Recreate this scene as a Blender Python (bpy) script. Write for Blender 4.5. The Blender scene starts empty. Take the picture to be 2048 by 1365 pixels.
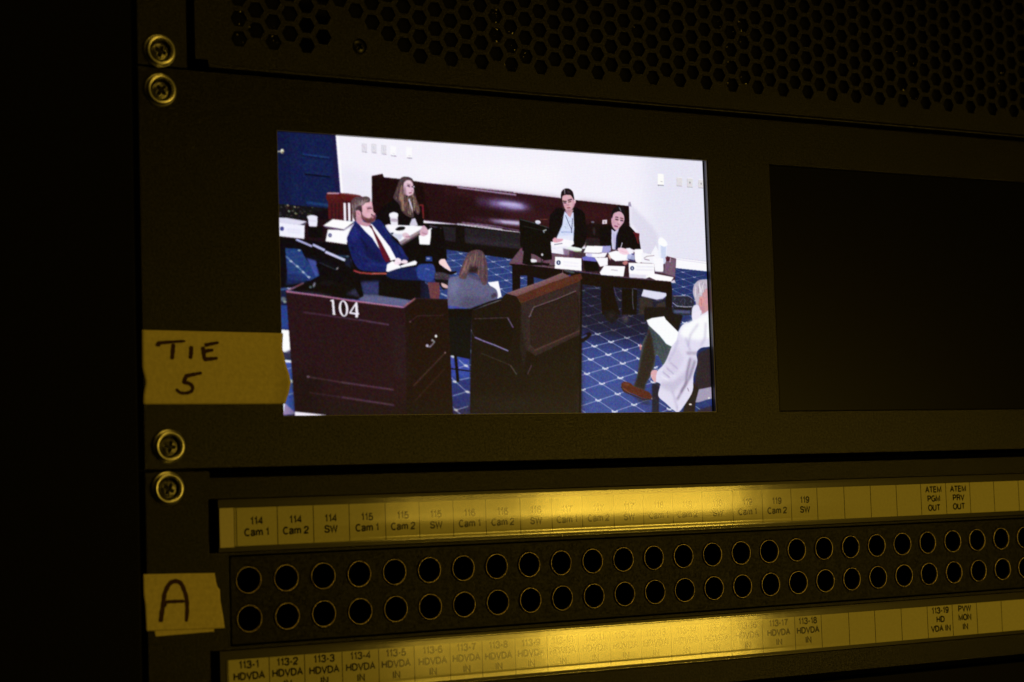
import bpy, bmesh, math, random
import numpy as np
from mathutils import Matrix, Vector
scene = bpy.context.scene
COL = scene.collection
# ================================================================ camera, world, lights, exposure
# The rack face is the plane y = 0; x runs right, z up; 1 unit = 1 metre. Millimetre
# coordinates below are (X right, Y down, D into the rack) from the lit screen's top left corner.
MM = 0.001
ROT = np.array([[0.8633364005489512, 0.03178432729630181, -0.5036268618982733],
                [0.01054183731517809, 0.9966606804695857, 0.0809713385829996],
                [0.5045187104094369, -0.07521465644556254, 0.8601183792377505]])
CAMP = np.array([-266.00849519515117, 124.25275585361264, -607.0480328924837])
def V(X, Y, D=0.0): return Vector((X*MM, D*MM, -Y*MM))
cam = bpy.data.cameras.new('camera'); camo = bpy.data.objects.new('camera', cam); COL.objects.link(camo)
r_, d_, f_ = [Vector((a[0], a[2], -a[1])) for a in ROT]
M = Matrix((( r_.x, -d_.x, -f_.x), (r_.y, -d_.y, -f_.y), (r_.z, -d_.z, -f_.z))).to_4x4()
M.translation = V(CAMP[0], CAMP[1], CAMP[2])
camo.matrix_world = M
cam.sensor_width = 36; cam.lens = 3901.76*36/2048
cam.clip_start = .02; cam.clip_end = 50
cam.dof.use_dof = True; cam.dof.focus_distance = .752; cam.dof.aperture_fstop = 15.0
scene.camera = camo
w = bpy.data.worlds.new('World'); scene.world = w; w.use_nodes = True
w.node_tree.nodes['Background'].inputs[0].default_value = (.9, .7, .2, 1)
w.node_tree.nodes['Background'].inputs[1].default_value = .0012
def area(name, X, Y, D, tX, tY, w_, h_, power, col, spread=180):
    l = bpy.data.lights.new(name, 'AREA'); l.shape = 'RECTANGLE'; l.size = w_; l.size_y = h_
    l.energy = power; l.color = col; l.spread = math.radians(spread)
    o = bpy.data.objects.new(name, l); COL.objects.link(o)
    p = V(X, Y, D); o.location = p
    o.rotation_euler = (V(tX, tY, 0)-p).to_track_quat('-Z', 'Y').to_euler()
    return o
YEL = (1.0, .635, .06)
area('work_lamp', 768, 205, -930, 170, 150, .19, .17, 1.75, YEL)
area('work_lamp', 606, 205, -930, 170, 150, .17, .16, .42, YEL)
area('ceiling_lamp', 60, -800, -700, 100, 60, .5, .3, 1.12, (1.0, .63, .065))
vs = scene.view_settings
vs.view_transform = 'Standard'; vs.look = 'None'; vs.exposure = 0; vs.gamma = 1; vs.use_curve_mapping = False

# ================================================================ helpers
def mat(name, col, rough=.5, metal=0.0, spec=.5, grain=0.0, bump=0.0, bscale=4000, var=0.0, vscale=1500, ior=None):
    m = bpy.data.materials.new(name); m.use_nodes = True
    nt = m.node_tree; b = nt.nodes['Principled BSDF']
    b.inputs['Base Color'].default_value = (*col, 1); b.inputs['Roughness'].default_value = rough
    b.inputs['Metallic'].default_value = metal; b.inputs['Specular IOR Level'].default_value = spec
    tc = nt.nodes.new('ShaderNodeTexCoord')
    if var:
        n = nt.nodes.new('ShaderNodeTexNoise'); n.inputs['Scale'].default_value = vscale; n.inputs['Detail'].default_value = 4
        n2 = nt.nodes.new('ShaderNodeTexNoise'); n2.inputs['Scale'].default_value = vscale*.02; n2.inputs['Detail'].default_value = 3
        ad = nt.nodes.new('ShaderNodeMath'); ad.operation = 'MULTIPLY_ADD'; ad.inputs[1].default_value = .5
        mr = nt.nodes.new('ShaderNodeMapRange'); mr.inputs['From Min'].default_value = .5; mr.inputs['From Max'].default_value = 1.0
        mr.inputs['To Min'].default_value = 1-var; mr.inputs['To Max'].default_value = 1+var
        mx = nt.nodes.new('ShaderNodeVectorMath'); mx.operation = 'SCALE'; mx.inputs[0].default_value = col
        nt.links.new(tc.outputs['Object'], n.inputs['Vector']); nt.links.new(tc.outputs['Object'], n2.inputs['Vector'])
        nt.links.new(n2.outputs['Fac'], ad.inputs[0]); nt.links.new(n.outputs['Fac'], ad.inputs[2])
        nt.links.new(ad.outputs[0], mr.inputs['Value']); nt.links.new(mr.outputs[0], mx.inputs['Scale']); nt.links.new(mx.outputs[0], b.inputs['Base Color'])
    if grain:                                   # powder-coat speckle in the gloss
        n = nt.nodes.new('ShaderNodeTexNoise'); n.inputs['Scale'].default_value = 1250; n.inputs['Detail'].default_value = 5; n.inputs['Roughness'].default_value = .7
        mr = nt.nodes.new('ShaderNodeMapRange'); mr.inputs['From Min'].default_value = .36; mr.inputs['From Max'].default_value = .64
        mr.inputs['To Min'].default_value = spec*(1-grain); mr.inputs['To Max'].default_value = spec*(1+grain)
        nt.links.new(tc.outputs['Object'], n.inputs['Vector']); nt.links.new(n.outputs['Fac'], mr.inputs['Value']); nt.links.new(mr.outputs[0], b.inputs['Specular IOR Level'])
    if bump:
        n = nt.nodes.new('ShaderNodeTexNoise'); n.inputs['Scale'].default_value = bscale; n.inputs['Detail'].default_value = 3
        bp = nt.nodes.new('ShaderNodeBump'); bp.inputs['Strength'].default_value = bump; bp.inputs['Distance'].default_value = .0002
        nt.links.new(tc.outputs['Object'], n.inputs['Vector']); nt.links.new(n.outputs['Fac'], bp.inputs['Height']); nt.links.new(bp.outputs[0], b.inputs['Normal'])
    return m
M_COAT = mat('black_powder_coat', (.0030, .0026, .0026), .33, spec=.23, grain=.45, bump=.7, bscale=2600, var=.35, vscale=2600)
M_COAT2 = mat('black_anodised', (.0022, .0019, .0019), .33, spec=.165, grain=.45, bump=.7, bscale=3000, var=.35, vscale=3200)
M_JACKP = mat('jack_field_plastic', (.0024, .0022, .0021), .42, spec=.12, grain=.6, bump=.7, bscale=2200, var=.4, vscale=2000)
M_GRILL = mat('grille_paint', (.0038, .0034, .0032), .37, spec=.29, grain=.45, bump=.7, bscale=2600, var=.35, vscale=2600)
M_RACK = mat('rack_black_steel', (.0008, .0008, .0007), .55, spec=.07, bump=.3, bscale=1500, var=.3, vscale=600)
M_VOID = mat('black_interior', (.002, .002, .002), .9, spec=.0)
M_BEZEL = mat('bezel_satin', (.13, .13, .15), .35, spec=.5)
M_METAL = mat('nickel_plated_steel', (1.0, .98, .84), .36, 1.0, bump=.10, bscale=1800, var=.15, vscale=900)
M_HEAD = mat('worn_screw_steel', (.17, .165, .14), .32, 1.0, bump=.9, bscale=1600, var=.3, vscale=900)
M_RING = mat('brass_jack_ring', (.78, .66, .44), .42, 1.0, bump=.7, bscale=1800, var=.4, vscale=500)
M_TAPE = mat('masking_tape', (.70, .61, .26), .75, spec=.25, bump=.5, bscale=900, var=.10, vscale=700)
M_INK = mat('marker_ink', (.055, .022, .022), .7, spec=.2, var=.3, vscale=1500)
M_PAPER = mat('label_paper', (.68, .66, .40), .8, spec=.1, var=.06, vscale=900)
M_TOPAPER = mat('label_paper_bare', (.82, .78, .60), .8, spec=.1, var=.05, vscale=900)
M_PRINT = mat('label_print', (.018, .016, .014), .8, spec=.1, var=.3, vscale=2500)
M_CHAN = mat('label_channel', (.010, .009, .006), .4, spec=.3, var=.2, vscale=900)
M_BOARD = mat('dark_board', (.0022, .0020, .0014), .6, spec=.08, var=.5, vscale=260)
M_SOLDER = mat('bright_solder', (.85, .80, .65), .42, 1.0)
def clear_mat():
    m = bpy.data.materials.new('clear_plastic'); m.use_nodes = True; nt = m.node_tree; nt.nodes.clear()
    o = nt.nodes.new('ShaderNodeOutputMaterial'); mx = nt.nodes.new('ShaderNodeMixShader')
    t = nt.nodes.new('ShaderNodeBsdfTransparent'); t.inputs[0].default_value = (.93, .92, .86, 1)
    g = nt.nodes.new('ShaderNodeBsdfGlossy'); g.inputs['Roughness'].default_value = .11; g.inputs['Color'].default_value = (1, 1, 1, 1)
    fr = nt.nodes.new('ShaderNodeFresnel'); fr.inputs['IOR'].default_value = 1.55
    tc = nt.nodes.new('ShaderNodeTexCoord'); n = nt.nodes.new('ShaderNodeTexNoise'); n.inputs['Scale'].default_value = 95; n.inputs['Detail'].default_value = 3
    mp = nt.nodes.new('ShaderNodeMapping'); mp.inputs['Scale'].default_value = (1.0, 1, .5)
    bp = nt.nodes.new('ShaderNodeBump'); bp.inputs['Strength'].default_value = .05; bp.inputs['Distance'].default_value = .0006
    L = nt.links.new
    L(tc.outputs['Object'], mp.inputs[0]); L(mp.outputs[0], n.inputs['Vector']); L(n.outputs['Fac'], bp.inputs['Height'])
    L(bp.outputs[0], g.inputs['Normal']); L(bp.outputs[0], fr.inputs['Normal'])
    ge = nt.nodes.new('ShaderNodeNewGeometry'); inv = nt.nodes.new('ShaderNodeMath'); inv.operation = 'SUBTRACT'; inv.inputs[0].default_value = 1.0
    mu = nt.nodes.new('ShaderNodeMath'); mu.operation = 'MULTIPLY'
    L(ge.outputs['Backfacing'], inv.inputs[1]); L(inv.outputs[0], mu.inputs[0]); L(fr.outputs[0], mu.inputs[1]); L(mu.outputs[0], mx.inputs[0]); L(t.outputs[0], mx.inputs[1]); L(g.outputs[0], mx.inputs[2]); L(mx.outputs[0], o.inputs[0])
    return m
M_CLEAR = clear_mat()

def plane_pt(u, v, d=0.0):                     # where a traced outline point lies on the rack face (mm)
    ray = ROT.T @ np.array([(u-1024)/3901.76, (v-682.5)/3901.76, 1.0])
    s = (d-CAMP[2])/ray[2]; p = CAMP+s*ray
    return p[0], p[1]
def obj(name, bm, mats, parent=None, smooth=False, bevel=0.0, seg=2):
    me = bpy.data.meshes.new(name); bm.to_mesh(me); bm.free()
    for m in (mats if isinstance(mats, (list, tuple)) else [mats]): me.materials.append(m)
    if smooth:
        for p in me.polygons: p.use_smooth = True
    o = bpy.data.objects.new(name, me); COL.objects.link(o); o.parent = parent
    if bevel:
        b = o.modifiers.new('bevel', 'BEVEL'); b.width = bevel*MM; b.segments = seg; b.limit_method = 'ANGLE'; b.angle_limit = math.radians(50); b.harden_normals = False
    return o
def thing(name, label, cat, X=0, Y=0, D=0, group=None):
    o = bpy.data.objects.new(name, None); COL.objects.link(o); o.empty_display_size = .01
    o.location = V(X, Y, D); o['label'] = label; o['category'] = cat
    if group: o['group'] = group
    return o
def origin(o): return getattr(o, 'location', Vector((0, 0, 0)))
def rel(bm, parent):                           # build in rack coordinates, store relative to the parent's base
    bmesh.ops.translate(bm, verts=bm.verts, vec=-parent.location); return bm
def plate(outline, holes, D0, D1):             # flat plate with real openings, front at D0, back at D1
    bm = bmesh.new(); es = []
    for loop in [outline]+holes:
        vs_ = [bm.verts.new(V(x, y, D0)) for x, y in loop]
        es += [bm.edges.new((vs_[i], vs_[(i+1) % len(vs_)])) for i in range(len(vs_))]
    bmesh.ops.triangle_fill(bm, edges=es, use_beauty=True, use_dissolve=False, normal=Vector((0, -1, 0)))
    r = bmesh.ops.extrude_face_region(bm, geom=bm.faces[:])
    bmesh.ops.translate(bm, verts=[g for g in r['geom'] if isinstance(g, bmesh.types.BMVert)], vec=Vector((0, (D1-D0)*MM, 0)))
    bmesh.ops.recalc_face_normals(bm, faces=bm.faces)
    return bm
def rect(x0, y0, x1, y1): return [(x0, y0), (x1, y0), (x1, y1), (x0, y1)]
def rrect(x0, y0, x1, y1, r, n=4):
    out = []
    for cx, cy, a in ((x1-r, y0+r, -90), (x1-r, y1-r, 0), (x0+r, y1-r, 90), (x0+r, y0+r, 180)):
        for k in range(n+1):
            t = math.radians(a+90*k/n); out.append((cx+r*math.cos(t), cy+r*math.sin(t)))
    return out
def circ(x, y, r, n=40, ph=0): return [(x+r*math.cos(2*math.pi*k/n+ph), y+r*math.sin(2*math.pi*k/n+ph)) for k in range(n)]
def box(bm, x0, y0, x1, y1, d0, d1, mi=0):
    v = [bm.verts.new(V(x, y, d)) for d in (d0, d1) for x, y in rect(x0, y0, x1, y1)]
    for f in ((0, 1, 2, 3), (7, 6, 5, 4), (0, 4, 5, 1), (1, 5, 6, 2), (2, 6, 7, 3), (3, 7, 4, 0)):
        bm.faces.new([v[i] for i in f]).material_index = mi
def boxbm(*a):
    bm = bmesh.new(); box(bm, *a); bmesh.ops.recalc_face_normals(bm, faces=bm.faces); return bm
def lathe(bm, cx, cy, prof, n=48, mi=0, cap=False):
    rings = []
    for r, d in prof:
        rings.append([bm.verts.new(V(cx+r*math.cos(2*math.pi*k/n), cy+r*math.sin(2*math.pi*k/n), d)) for k in range(n)])
    for a, b in zip(rings, rings[1:]):
        for k in range(n):
            bm.faces.new((a[k], a[(k+1) % n], b[(k+1) % n], b[k])).material_index = mi
    if cap: bm.faces.new(rings[-1]).material_index = mi
# ---------------------------------------------------------------- picture shown on the lit screen
# drawn as filled shapes in numpy and stored as per-vertex colours of the screen mesh
CAM_F = 3901.758; CAM_W, CAM_H = 2048.0, 1365.0
SCR_W, SCR_H, SCR_D = 180.05, 97.36, 2.0
class Canvas:
    def __init__(s, nx, ny, ss):
        s.nx, s.ny, s.ss = nx, ny, ss
        s.W, s.H = nx*ss, ny*ss
        s.a = np.zeros((s.H, s.W, 3), np.float32)
        s.f = (0, 0, 1)
    def frame(s, ox, oy, k): s.f = (ox, oy, k)
    def tr(s, pts):
        ox, oy, k = s.f
        out = []
        for (x, y) in pts:
            X, Y = plane_pt(ox+x/k, oy+y/k, SCR_D)
            out.append((X/SCR_W*s.W, Y/SCR_H*s.H))
        return np.array(out)
    def mask(s, P, soft=0.0):
        m = int(3*soft+2)
        x0 = max(0, int(P[:, 0].min())-m); x1 = min(s.W, int(P[:, 0].max())+m+2)
        y0 = max(0, int(P[:, 1].min())-m); y1 = min(s.H, int(P[:, 1].max())+m+2)
        if x1 <= x0 or y1 <= y0: return None
        gx = np.arange(x0, x1)+.5
        ins = np.zeros((y1-y0, x1-x0), bool)
        n = len(P)
        ys = np.arange(y0, y1)+.5
        for i in range(n):
            xa, ya = P[i]; xb, yb = P[(i+1) % n]
            if ya == yb: continue
            lo, hi = min(ya, yb), max(ya, yb)
            r = np.nonzero((ys >= lo) & (ys < hi))[0]
            if len(r) == 0: continue
            xc = xa+(ys[r]-ya)*(xb-xa)/(yb-ya)
            ins[r] ^= (gx[None, :] > xc[:, None])
        M = ins.astype(np.float32)
        if soft > 0: M = blur(M, soft)
        return M, x0, x1, y0, y1
    def put(s, M, col, al):
        if M is None: return
        m, x0, x1, y0, y1 = M
        m = m[..., None]*al
        s.a[y0:y1, x0:x1] = s.a[y0:y1, x0:x1]*(1-m)+np.array(col, np.float32)*m
    def poly(s, col, pts, al=1.0, soft=0.0):
        s.put(s.mask(s.tr(pts), soft*s.ss), col, al)
    def curve(s, col, pts, al=1.0, soft=0.0):     # smooth closed outline through the points
        P = np.array(pts, float); n = len(P); out = []
        for i in range(n):
            p0, p1, p2, p3 = P[i-1], P[i], P[(i+1) % n], P[(i+2) % n]
            for t in (0, .25, .5, .75):
                out.append(tuple(.5*((2*p1)+(-p0+p2)*t+(2*p0-5*p1+4*p2-p3)*t*t+(-p0+3*p1-3*p2+p3)*t**3)))
        s.poly(col, out, al, soft)
    def line(s, col, pts, w, al=1.0, soft=0.0, w2=None):
        for i in range(len(pts)-1):
            (xa, ya), (xb, yb) = pts[i], pts[i+1]
            L = math.hypot(xb-xa, yb-ya) or 1
            wa = w; wb = w
            if w2 is not None:
                wa = w+(w2-w)*i/(len(pts)-1); wb = w+(w2-w)*(i+1)/(len(pts)-1)
            nx, ny = -(yb-ya)/L/2, (xb-xa)/L/2
            ex, ey = (xb-xa)/L*wb*.3, (yb-ya)/L*wb*.3
            s.poly(col, [(xa+nx*wa, ya+ny*wa), (xb+nx*wb+ex, yb+ny*wb+ey), (xb-nx*wb+ex, yb-ny*wb+ey), (xa-nx*wa, ya-ny*wa)], al, soft)
    def ell(s, col, cx, cy, rx, ry, rot=0, al=1.0, soft=0.0):
        c, q = math.cos(math.radians(rot)), math.sin(math.radians(rot))
        s.poly(col, [(cx+rx*math.cos(t)*c-ry*math.sin(t)*q, cy+rx*math.cos(t)*q+ry*math.sin(t)*c) for t in np.linspace(0, 2*math.pi, 25)[:-1]], al, soft)
    def strands(s, cols, top, bot, n, w, al=.6, seed=1, bend=0):
        rr = random.Random(seed)
        for k in range(n):
            t = rr.random()
            def at(L, t):
                f = t*(len(L)-1); i = min(int(f), len(L)-2); f -= i
                return (L[i][0]*(1-f)+L[i+1][0]*f, L[i][1]*(1-f)+L[i+1][1]*f)
            a = at(top, t); b = at(bot, min(1, max(0, t+rr.uniform(-.06, .06))))
            u0 = rr.uniform(0, .5); u1 = rr.uniform(.5, 1)
            P = []
            for u in (u0, (u0+u1)/2, u1):
                P.append((a[0]+(b[0]-a[0])*u+bend*math.sin(u*3.14), a[1]+(b[1]-a[1])*u))
            s.line(rr.choice(cols), P, w, al, .3)

def blur(M, sg):
    r = int(3*sg+1); k = np.exp(-.5*(np.arange(-r, r+1)/sg)**2); k = (k/k.sum()).astype(np.float32)
    for ax in (0, 1):
        pad = [(0, 0)]*M.ndim; pad[ax] = (r, r)
        P = np.pad(M, pad, mode='edge'); O = np.zeros_like(M)
        for i in range(2*r+1):
            sl = [slice(None)]*M.ndim; sl[ax] = slice(i, i+M.shape[ax]); O += k[i]*P[tuple(sl)]
        M = O
    return M

def draw_picture(NX=900, NY=487, SS=2):
    c = Canvas(NX, NY, SS)
    F1 = (550, 250, 6.827); F2 = (850, 280, 6.827); F3 = (1150, 300, 6.827); F4 = (550, 430, 6.827)
    F5 = (850, 430, 6.827); F6 = (1150, 430, 6.827); F7 = (550, 630, 6.827); F8 = (850, 630, 6.5)
    F9 = (1150, 630, 6.5); F10 = (640, 340, 6.204); F11 = (1060, 360, 6.203); F12 = (540, 560, 4.874)
    PX = (0, 0, 1)
    BLK = (14, 8, 10)
    # ---- wall
    c.a[:] = (244, 241, 252)
    c.frame(*PX)
    c.poly((229, 228, 243), [(1290, 300), (1440, 300), (1440, 560), (1300, 560)], .9, 22)
    c.poly((252, 250, 255), [(830, 330), (1120, 330), (1120, 380), (830, 350)], .6, 14)
    c.poly((232, 230, 244), [(676, 330), (745, 350), (745, 420), (680, 400)], .6, 8)
    # ---- carpet
    c.poly((42, 62, 128), [(540, 400), (700, 400), (880, 480), (1060, 500), (1200, 520), (1345, 530), (1450, 545), (1450, 850), (540, 850)])
    c.poly((62, 84, 164), [(1130, 690), (1330, 690), (1330, 850), (1130, 850)], .9, 12)
    c.poly((72, 96, 178), [(1160, 720), (1260, 720), (1260, 850), (1160, 850)], .6, 12)
    c.poly((50, 76, 150), [(880, 500), (1060, 520), (1060, 620), (880, 620)], .8, 6)
    c.poly((36, 60, 128), [(1340, 535), (1430, 540), (1430, 620), (1340, 600)], .9, 6)
    c.poly((40, 38, 58), [(1160, 560), (1340, 560), (1330, 650), (1300, 665), (1250, 655), (1160, 650)], .85, 7)
    c.poly((34, 40, 84), [(1160, 650), (1330, 655), (1290, 700), (1160, 672)], .6, 8)
    nodes = {(0, 0): (290, 250), (0, 1): (505, 200), (1, -1): (245, 408), (1, 0): (468, 355), (1, 1): (675, 298), (1, 2): (880, 250),
             (2, -2): (200, 578), (2, -1): (430, 518), (2, 0): (645, 462), (3, -3): (152, 768), (3, -2): (392, 700), (3, -1): (615, 633), (3, 0): (835, 565),
             (4, -4): (100, 970), (4, -3): (350, 897), (4, -2): (590, 823), (4, -1): (795, 745), (5, -4): (300, 1118), (5, -3): (550, 1033), (6, -4): (515, 1255), (6, -3): (775, 1175)}
    A = []; B = []
    for (i, j), (x, y) in nodes.items():
        x = 1150+x/6.5; y = 630+y/6.5
        A.append([i, j, 1, 0, 0, 0, -x*i, -x*j]); B.append(x); A.append([0, 0, 0, i, j, 1, -y*i, -y*j]); B.append(y)
    h = np.linalg.lstsq(np.array(A, float), np.array(B, float), rcond=None)[0]
    def nd(i, j):
        w = h[6]*i+h[7]*j+1
        return ((h[0]*i+h[1]*j+h[2])/w, (h[3]*i+h[4]*j+h[5])/w) if w > .15 else None
    cl = (208, 212, 238)
    for i in range(-14, 22):
        for j in range(-24, 12):
            p = nd(i, j)
            if not p or not (530 < p[0] < 1460 and 470 < p[1] < 860): continue
            k = 1.0 if p[1] > 690 else max(.35, (p[1]-470)/220)
            if p[0] > 1330 and p[1] < 640: k *= .6
            for q in (nd(i+1, j), nd(i, j+1)):
                if q: c.line(cl, [p, q], .6+.8*k, .34+.30*k, .35)
            r = 1.1+2.0*k
            for dx in (-1.3, -.3, .6, 1.6): c.ell((228, 230, 240), p[0]+dx*r, p[1]+(.25 if abs(dx) < 1 else -.3)*r, r*.55, r*.6, 0, .5+.4*k, .3)
    c.poly((24, 24, 48), [(1160, 570), (1340, 570), (1330, 650), (1290, 680), (1230, 672), (1160, 660)], .68, 5)
    # ---- door
    c.frame(*F1)
    c.poly((20, 36, 92), [(0, 60), (828, 130), (900, 930), (905, 1150), (0, 1085)])
    c.poly((14, 24, 66), [(0, 60), (200, 70), (200, 1080), (0, 1080)], .5, 6)
    c.poly((34, 24, 74), [(760, 130), (828, 130), (900, 930), (830, 930)], .7, 2)
    c.poly((24, 46, 108), [(350, 440), (740, 490), (760, 700), (360, 640)], .4, 4)
    c.line((34, 66, 140), [(375, 398), (735, 452)], 24, .9, .6)
    c.line((14, 20, 60), [(375, 425), (735, 470)], 16, .8, .5)
    c.line((10, 12, 40), [(405, 672), (745, 712)], 26, .95, .6)
    c.line((34, 62, 128), [(405, 655), (745, 693)], 10, .6, .4)
    c.line((26, 74, 140), [(430, 1062), (722, 1098)], 36, .9, .7)
    for x in (350, 180): c.line((14, 24, 70), [(x, 120), (x+30, 1060)], 8, .7, .5)
    c.ell((216, 206, 176), 98, 362, 24, 32, 0, 1, .4); c.ell((120, 100, 70), 104, 378, 14, 14, 0, .8, .4); c.ell((240, 236, 226), 92, 350, 12, 14, 0, 1, .3)
    c.line((196, 190, 170), [(30, 366), (75, 364)], 18, .9, .4)
    c.line((254, 252, 255), [(846, 130), (912, 935)], 34, 1, .5)
    c.line((120, 100, 180), [(826, 140), (893, 935)], 6, .7, .4)
    # dark strip of patterned carpet behind the table
    c.poly((22, 20, 26), [(0, 1075), (760, 1140), (760, 1365), (0, 1285)], 1, .5)
    rr = random.Random(5)
    for k in range(46):
        x = rr.uniform(50, 700); y = 1095+x*.05+rr.uniform(0, 140)
        c.ell(rr.choice([(110, 108, 84), (60, 66, 60), (150, 150, 120), (48, 46, 90)]), x, y, rr.uniform(6, 18), rr.uniform(4, 10), rr.uniform(-40, 40), .55, .5)
    for x, y in ((175, 1100), (270, 1122), (190, 1180), (282, 1212)): c.ell((190, 190, 150), x, y, 17, 12, 20, .75, .5)
    # wall plates
    for x0, y0, x1, y1, g in ((1182, 250, 1255, 362, 1), (1313, 255, 1385, 372, 1), (1448, 270, 1520, 392, 1), (1576, 285, 1652, 415, 0), (1792, 300, 1868, 445, 0)):
        c.poly((231, 228, 237) if g else (252, 251, 255), [(x0, y0), (x1, y0+8), (x1, y1+8), (x0, y1)], 1, .4)
        if g:
            c.line((198, 195, 206), [(x0+8, y0+14), (x1-8, y0+20), (x1-8, y1-6), (x0+8, y1-12), (x0+8, y0+14)], 4, .9, .3)
            c.line((190, 186, 200), [((x0+x1)/2-6, y0+34), ((x0+x1)/2+4, y1-28)], 9, .6, .4)
        c.line((150, 142, 166) if not g else (178, 172, 190), [(x0+8, y1+6), (x1, y1+14)], 10, 1, .3)
        if not g: c.line((205, 200, 214), [(x0+26, y1-24), (x1-20, y1-20)], 6, .9, .3)
    c.frame(*F3)
    c.poly((254, 253, 250), [(1130, 325), (1210, 330), (1214, 478), (1130, 478)], 1, .4); c.line((146, 140, 158), [(1130, 484), (1208, 488)], 12, 1, .3); c.line((170, 164, 176), [(1168, 432), (1196, 436)], 8, .9, .3)
    for x0, y0, x1, y1 in ((1390, 378, 1462, 492), (1532, 390, 1606, 508), (1686, 410, 1760, 518)):
        c.poly((226, 222, 226), [(x0, y0), (x1, y0+4), (x1, y1+4), (x0, y1)], 1, .4)
        c.line((250, 249, 255), [(x0, y0-4), (x1, y0)], 8, .9, .3); c.line((176, 170, 182), [(x0, y1), (x1, y1+8)], 7, 1, .3); c.line((196, 190, 196), [(x0, y0), (x0, y1)], 4, .9, .3)
        if x0 > 1400: c.ell((120, 112, 124), (x0+x1)/2, (y0+y1)/2, 7, 14, 0, .9, .3)
    # shadow on the wall, baseboard
    c.poly((219, 216, 234), [(765, 745), (1060, 1050), (1130, 1170), (1150, 1500), (900, 1500), (872, 1140), (760, 1000)], .8, 3)
    c.frame(*F6)
    c.poly((250, 249, 255), [(1240, 560), (1820, 640), (1820, 775), (1380, 728), (1240, 712)], 1, .3)
    c.line((196, 190, 216), [(1320, 578), (1820, 640)], 6, .9, .3); c.line((206, 200, 224), [(1370, 606), (1820, 668)], 7, .8, .3)
    # ---- bench
    c.frame(*PX)
    bench = [(743.5, 354), (744.5, 352), (765, 348), (768, 355), (798, 358), (850, 365.7), (1124, 397), (1150, 400.5), (1258, 412.5), (1260, 480), (1120, 475), (1038, 464), (913, 448.5), (850, 441.5), (800, 437), (744, 430)]
    c.poly((42, 15, 22), bench, 1, .4)
    c.poly((26, 8, 12), [(744.5, 355), (775, 358), (845, 369), (860, 438), (745.5, 430)], .8, 1.2)
    c.poly((72, 30, 40), [(1010, 415), (1120, 425), (1120, 460), (1010, 448)], .6, 8)
    c.poly((74, 26, 34), [(1158, 404), (1240, 414), (1240, 460), (1158, 450)], .5, 6)
    c.line((20, 6, 10), [(1252, 414), (1256, 470)], 10, .9, 1)
    c.line((232, 228, 244), [(1260.5, 415), (1260, 470)], 3, .9, .5); c.poly((170, 162, 186), [(1256, 413), (1257, 405), (1261, 404), (1263, 414)], 1, .4)
    c.frame(*F2)
    c.line((150, 120, 160), [(0, 588), (900, 672), (1870, 800)], 9, .55, .5)
    c.line((222, 204, 246), [(440, 648), (700, 682), (1000, 722), (1240, 752)], 22, .9, .9)
    c.line((40, 10, 20), [(380, 632), (1200, 716)], 7, .6, .4)
    c.poly((78, 34, 46), [(200, 640), (1850, 810), (1850, 900), (300, 740)], .5, 6)
    c.line((26, 8, 14), [(0, 985), (600, 1045), (1290, 1090)], 16, .6, 2)
    c.ell((96, 70, 110), 1080, 880, 400, 70, 7, .8, 5)
    c.ell((150, 134, 190), 1140, 890, 270, 50, 7, .8, 3.6)
    c.ell((214, 206, 250), 1170, 882, 170, 24, 6, .85, 2.4)
    c.ell((190, 180, 232), 1240, 925, 120, 16, 5, .6, 2)
    c.poly((88, 52, 76), [(540, 1050), (1290, 1130), (1290, 1180), (700, 1110)], .8, 4)
    c.poly((176, 160, 204), [(860, 1085), (1290, 1110), (1290, 1170), (960, 1130)], .9, 2.4)
    c.poly((214, 204, 238), [(1020, 1100), (1290, 1122), (1290, 1160), (1060, 1135)], .8, 1.6)
    c.line((120, 90, 130), [(0, 1104), (430, 1150)], 10, .7, .6)
    c.line((232, 222, 250), [(440, 1150), (760, 1178), (1050, 1222)], 18, .9, .9)
    c.line((190, 170, 220), [(500, 1130), (900, 1172), (1285, 1240)], 13, .7, .9)
    c.line((60, 34, 60), [(900, 1190), (1285, 1225)], 10, .6, .6)
    # under the bench
    c.frame(*F5)
    c.poly((18, 12, 14), [(-60, 110), (430, 135), (1290, 245), (1330, 470), (1300, 620), (260, 470), (-60, 450)], 1, .4)
    c.poly((38, 33, 40), [(240, 160), (420, 175), (415, 372), (268, 350)], 1, .6)
    c.poly((38, 33, 40), [(540, 180), (1290, 242), (1315, 470), (545, 385)], 1, .6)
    c.poly((66, 60, 74), [(560, 300), (1310, 400), (1312, 460), (560, 380)], .4, 3)
    c.line((110, 96, 112), [(60, 150), (220, 185)], 14, .8, .6)
    # ---- chair with two pale rails, far left
    c.frame(*F1)
    c.poly((20, 10, 22), [(540, 1190), (760, 1150), (760, 1365), (380, 1365)], 1, 1)
    c.curve((96, 30, 30), [(715, 930), (870, 930), (1050, 945), (1180, 975), (1190, 1060), (950, 1055), (722, 1045)], 1, .3)
    c.poly((86, 26, 30), [(722, 1000), (940, 1010), (945, 1310), (730, 1290)], 1, .4)
    c.line((216, 190, 210), [(715, 936), (870, 936)], 16, 1, .6); c.line((160, 110, 120), [(870, 934), (1170, 972)], 8, .8, .5)
    for x in (775, 820, 870): c.line((48, 18, 30), [(x, 1070), (x+6, 1280)], 22, .8, .8)
    c.poly((70, 20, 26), [(930, 1040), (1110, 1050), (1110, 1310), (930, 1305)], 1, .4)
    for x in (952, 1012, 1068): c.line((248, 244, 255), [(x, 1066), (x+6, 1310)], 32, 1, .4)
    # ---- left table
    c.frame(*F4)
    c.poly((32, 12, 22), [(0, 60), (700, 60), (1060, 90), (1060, 430), (700, 400), (0, 330)], 1, .4)
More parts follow.
